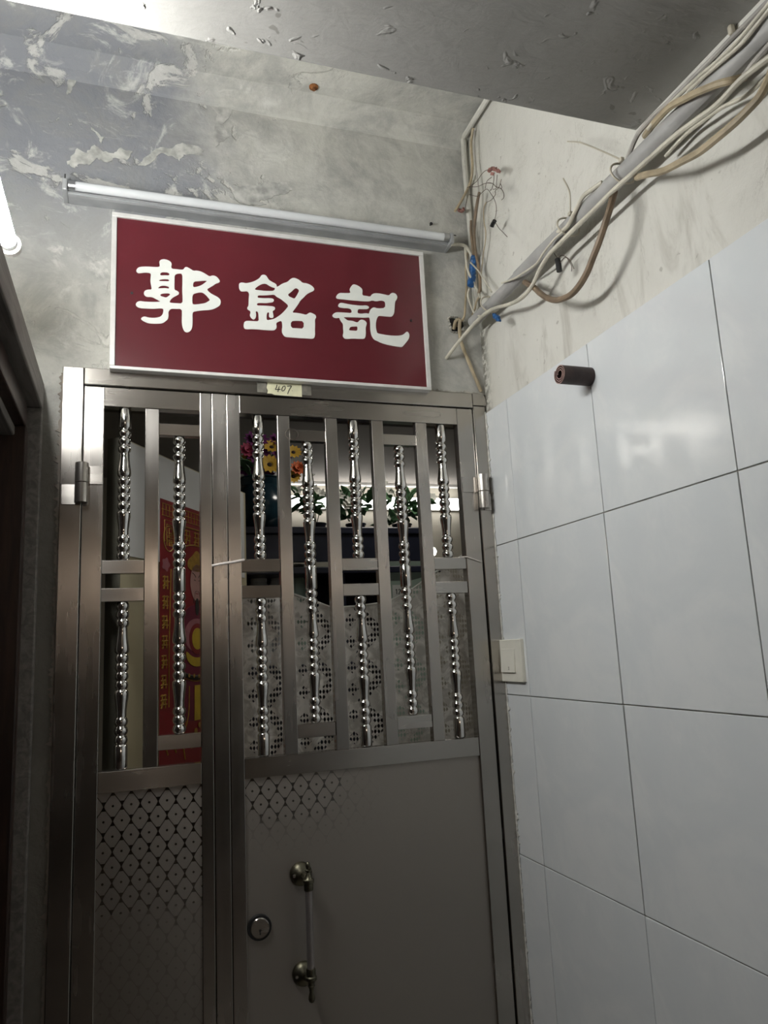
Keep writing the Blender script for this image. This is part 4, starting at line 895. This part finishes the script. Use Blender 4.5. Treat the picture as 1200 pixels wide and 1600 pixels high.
flower(421, 727, 'petal_yellow', 'yellow sunflower with dark centre facing the gate, largest in the vase', 1.0); flower(424, 700, 'petal_yellow', 'yellow sunflower above the largest one in the vase', .85, .03, 1.0); flower(458, 708, 'petal_yellow', 'yellow flower high on the right of the vase', .8, .02, 1.1); flower(386, 718, 'petal_yellow', 'small yellow flower low on the left of the vase', .6, .02, 1.2)
flower(400, 690, 'petal_purple', 'purple bloom at the top left of the vase', 1.15, .05, 1.0, 12, 3); flower(388, 705, 'petal_pink', 'magenta bloom on the far left of the vase', .85, .02, 1.2, 12, 3); flower(436, 690, 'petal_purple', 'purple bloom at the top right of the vase', 1.0, .06, .9, 12, 3); flower(390, 735, 'petal_purple', 'dark purple bloom low on the left of the vase', 1.1, .04, 1.3, 12, 3)
flower(402, 712, 'petal_purple', 'dark purple bloom in the middle left of the vase behind the first baluster', 1.2, .03, 1.2, 12, 3); flower(410, 742, 'petal_purple', 'purple bloom low in the middle of the vase', 1.1, .03, 1.35, 12, 3); flower(440, 712, 'petal_purple', 'purple bloom on the right hidden partly by the first flat bar', 1.0, .05, 1.1, 12, 3)
flower(466, 733, 'petal_orange', 'orange bloom on the right of the vase', .8, .0, 1.2, 12, 3); flower(458, 745, 'petal_yellow', 'yellow flower low on the right of the vase under the orange bloom', .7, .0, 1.4)
LM = petal_mesh(.075, .030, 'leaf', 'leaf'); 
for k in range(14):
    o = shared('vase_leaf', LM, (0, 0, 0), va); a = rnd.uniform(0, 6.28); o.matrix_basis = Matrix.Translation((vp.x + .05 * math.cos(a), YV + .05 * math.sin(a), sz + hv + rnd.uniform(0, .06))) @ Matrix.Rotation(a, 4, 'Z') @ Matrix.Rotation(rnd.uniform(-.8, .5), 4, 'Y') @ Matrix.Scale(rnd.uniform(.9, 1.5), 4)
def plant(px, span, label, seed, n=34):
    R_ = random.Random(seed); y = YSH + .17; p = on(px, 823, y); t = thing('potted_plant', label, 'plant', (p.x, y, sz), 'plants on the navy shelf')
    lathe('pot', [(.035, sz + .001), (.045, sz + .035), (.048, sz + .036), (.048, sz + .042)], MT['navy'], t, 14, 'Z', (p.x, y, 0))
    tops = []
    for k in range(6):
        e = Vector((p.x + R_.uniform(-span, span), y + R_.uniform(-.08, .08), sz + R_.uniform(.04, .21))); tops.append(e)
        tube('plant_stem', [(p.x, y, sz + .03), ((p.x + e.x) / 2, (y + e.y) / 2, max(e.z, sz + .1) + .02), e], .0022, MT['stem'], t, 5, 5)
    for k in range(n):
        e = R_.choice(tops); f = R_.uniform(.35, 1); b = Vector((p.x, y, sz + .07)) * (1 - f) + e * f
        o = shared('leaf', LM, (0, 0, 0), t); o.matrix_basis = Matrix.Translation(b) @ Matrix.Rotation(R_.uniform(0, 6.28), 4, 'Z') @ Matrix.Rotation(R_.uniform(-1.0, .6), 4, 'Y') @ Matrix.Rotation(R_.uniform(-1, 1), 4, 'X') @ Matrix.Scale(R_.uniform(.7, 1.35), 4)
    for k in range(7):
        e = R_.choice(tops); o = None
        for j in range(6):
            o = shared('blossom_petal', PM['petal_white'], (0, 0, 0), t); o.matrix_basis = Matrix.Translation(e + Vector((.01 * k, -.01, .012 * k))) @ Matrix.Rotation(1.2, 4, 'X') @ Matrix.Rotation(j * 1.047, 4, 'Z') @ Matrix.Rotation(-.6, 4, 'Y') @ Matrix.Scale(.6, 4)
plant(494, .075, 'leafy plant with white blossoms beside the teal vase', 11); plant(556, .10, 'leafy plant in the middle of the navy shelf', 12, 44); plant(628, .09, 'leafy plant at the right end of the navy shelf', 15, 40)

# long room lamp, downlight, mint cabinet, calendar on the far side
l0, l1 = at(440, 783, 1, RY1 - .06), at(722, 783, 1, RY1 - .06)
rl_ = thing('room_lamp', 'long bright white lamp on the far wall of the flat', 'lamp', ((l0.x + l1.x) / 2, RY1, l0.z))
box('diffuser', l0.x, l1.x, RY1 - .085, RY1 - .03, l0.z - .042, l0.z + .042, MT['room_lamp'], rl_, .012); box('lamp_base', l0.x - .02, l1.x + .02, RY1 - .03, RY1 - .0005, l0.z - .05, l0.z + .05, MT['paint_white'], rl_, .004)
p = at(675, 862, 1, 3.3)
dl = thing('globe_lamp', 'small bright globe lamp seen low between the last two flat bars', 'lamp', p)
lathe('globe', [(.005, -.035), (.025, -.026), (.036, 0), (.025, .026), (.012, .034)], MT['bulb'], dl, 16, 'Z', p); lathe('lamp_rod', [(.012, .034), (.012, .06), (.005, .061), (.005, RZ - p.z)], MT['paint_white'], dl, 10, 'Z', p)
yc = 2.4
c0, c1 = at(600, 860, 1, yc), at(655, 945, 1, yc)
cb = thing('tall_cabinet', 'mint green cabinet inside the flat seen past the fourth baluster', 'cabinet', ((c0.x + c1.x) / 2, yc, 0))
box('cabinet_body', c0.x, c1.x + .05, yc, yc + .4, 0, c0.z, MT['mint'], cb, .006)
for k in range(2): w = (c1.x + .05 - c0.x) / 2; box('cabinet_door', c0.x + k * w + .004, c0.x + (k + 1) * w - .004, yc - .015, yc - .0005, .1, c0.z - .02, MT['mint'], cb, .004)
box('cabinet_top', c0.x - .02, c1.x + .07, yc - .03, yc + .42, c0.z + .0005, c0.z + .03, MT['sheet'], cb, .004)
k0, k1 = at(613, 914, 1, yc - .02), at(632, 938, 1, yc - .02)
cl = thing('calendar', 'white wall calendar reading 12 on the mint cabinet', 'calendar', ((k0.x + k1.x) / 2, yc - .02, k1.z))
box('calendar_sheet', k0.x, k1.x, yc - .019, yc - .0152, k1.z, k0.z, MT['sign_white'], cl)
w = (k1.x - k0.x); h = k0.z - k1.z; mx, mz = k0.x + w * .5, k1.z + h * .55
tube('digit', [(mx - w * .22, yc - .0195, mz + h * .12), (mx - w * .14, yc - .0195, mz + h * .18), (mx - w * .14, yc - .0195, mz - h * .15)], .0028, MT['ink'], cl, 5, 1)
tube('digit', [(mx + w * .02, yc - .0195, mz + h * .10), (mx + w * .10, yc - .0195, mz + h * .18), (mx + w * .2, yc - .0195, mz + h * .10), (mx + w * .02, yc - .0195, mz - h * .15), (mx + w * .22, yc - .0195, mz - h * .15)], .0028, MT['ink'], cl, 5, 1)
for k in range(2): tube('print_line', [(mx - w * .2, yc - .0195, k1.z + h * (.14 + .08 * k)), (mx + w * .2, yc - .0195, k1.z + h * (.14 + .08 * k))], .0014, MT['ink'], cl, 5, 1)

# unseen fill lamp added over the entrance to brighten the flat
cl_ = thing('fill_lamp', 'unseen round fill lamp added on the ceiling just inside the flat', 'lamp', (1.35, .75, RZ))
lathe('fill_lamp_shade', [(.02, -.085), (.10, -.078), (.16, -.055), (.175, -.03), (.17, -.012)], MT['fill_lamp'], cl_, 24, 'Z', (1.35, .75, RZ)); lathe('lamp_base', [(.18, -.012), (.18, -.0005)], MT['paint_white'], cl_, 24, 'Z', (1.35, .75, RZ))  # shade and base of the added fill lamp
# globe at the far end of the passage, seen only as a warm band in the steel
gl = thing('passage_lamp', 'warm globe lamp on the far end wall of the passage', 'lamp', (.35, YB, 2.25))
lathe('globe', [(.03, -.20), (.08, -.17), (.11, -.11), (.08, -.05), (.05, -.03)], MT['passage_lamp'], gl, 18, 'Y', (.35, YB + .22, 2.25) if False else (.35, YB + .21, 2.25))
lathe('lamp_base', [(.07, 0.0005), (.07, .02), (.05, .03), (.05, .18)], MT['paint_white'], gl, 18, 'Y', (.35, YB, 2.25))
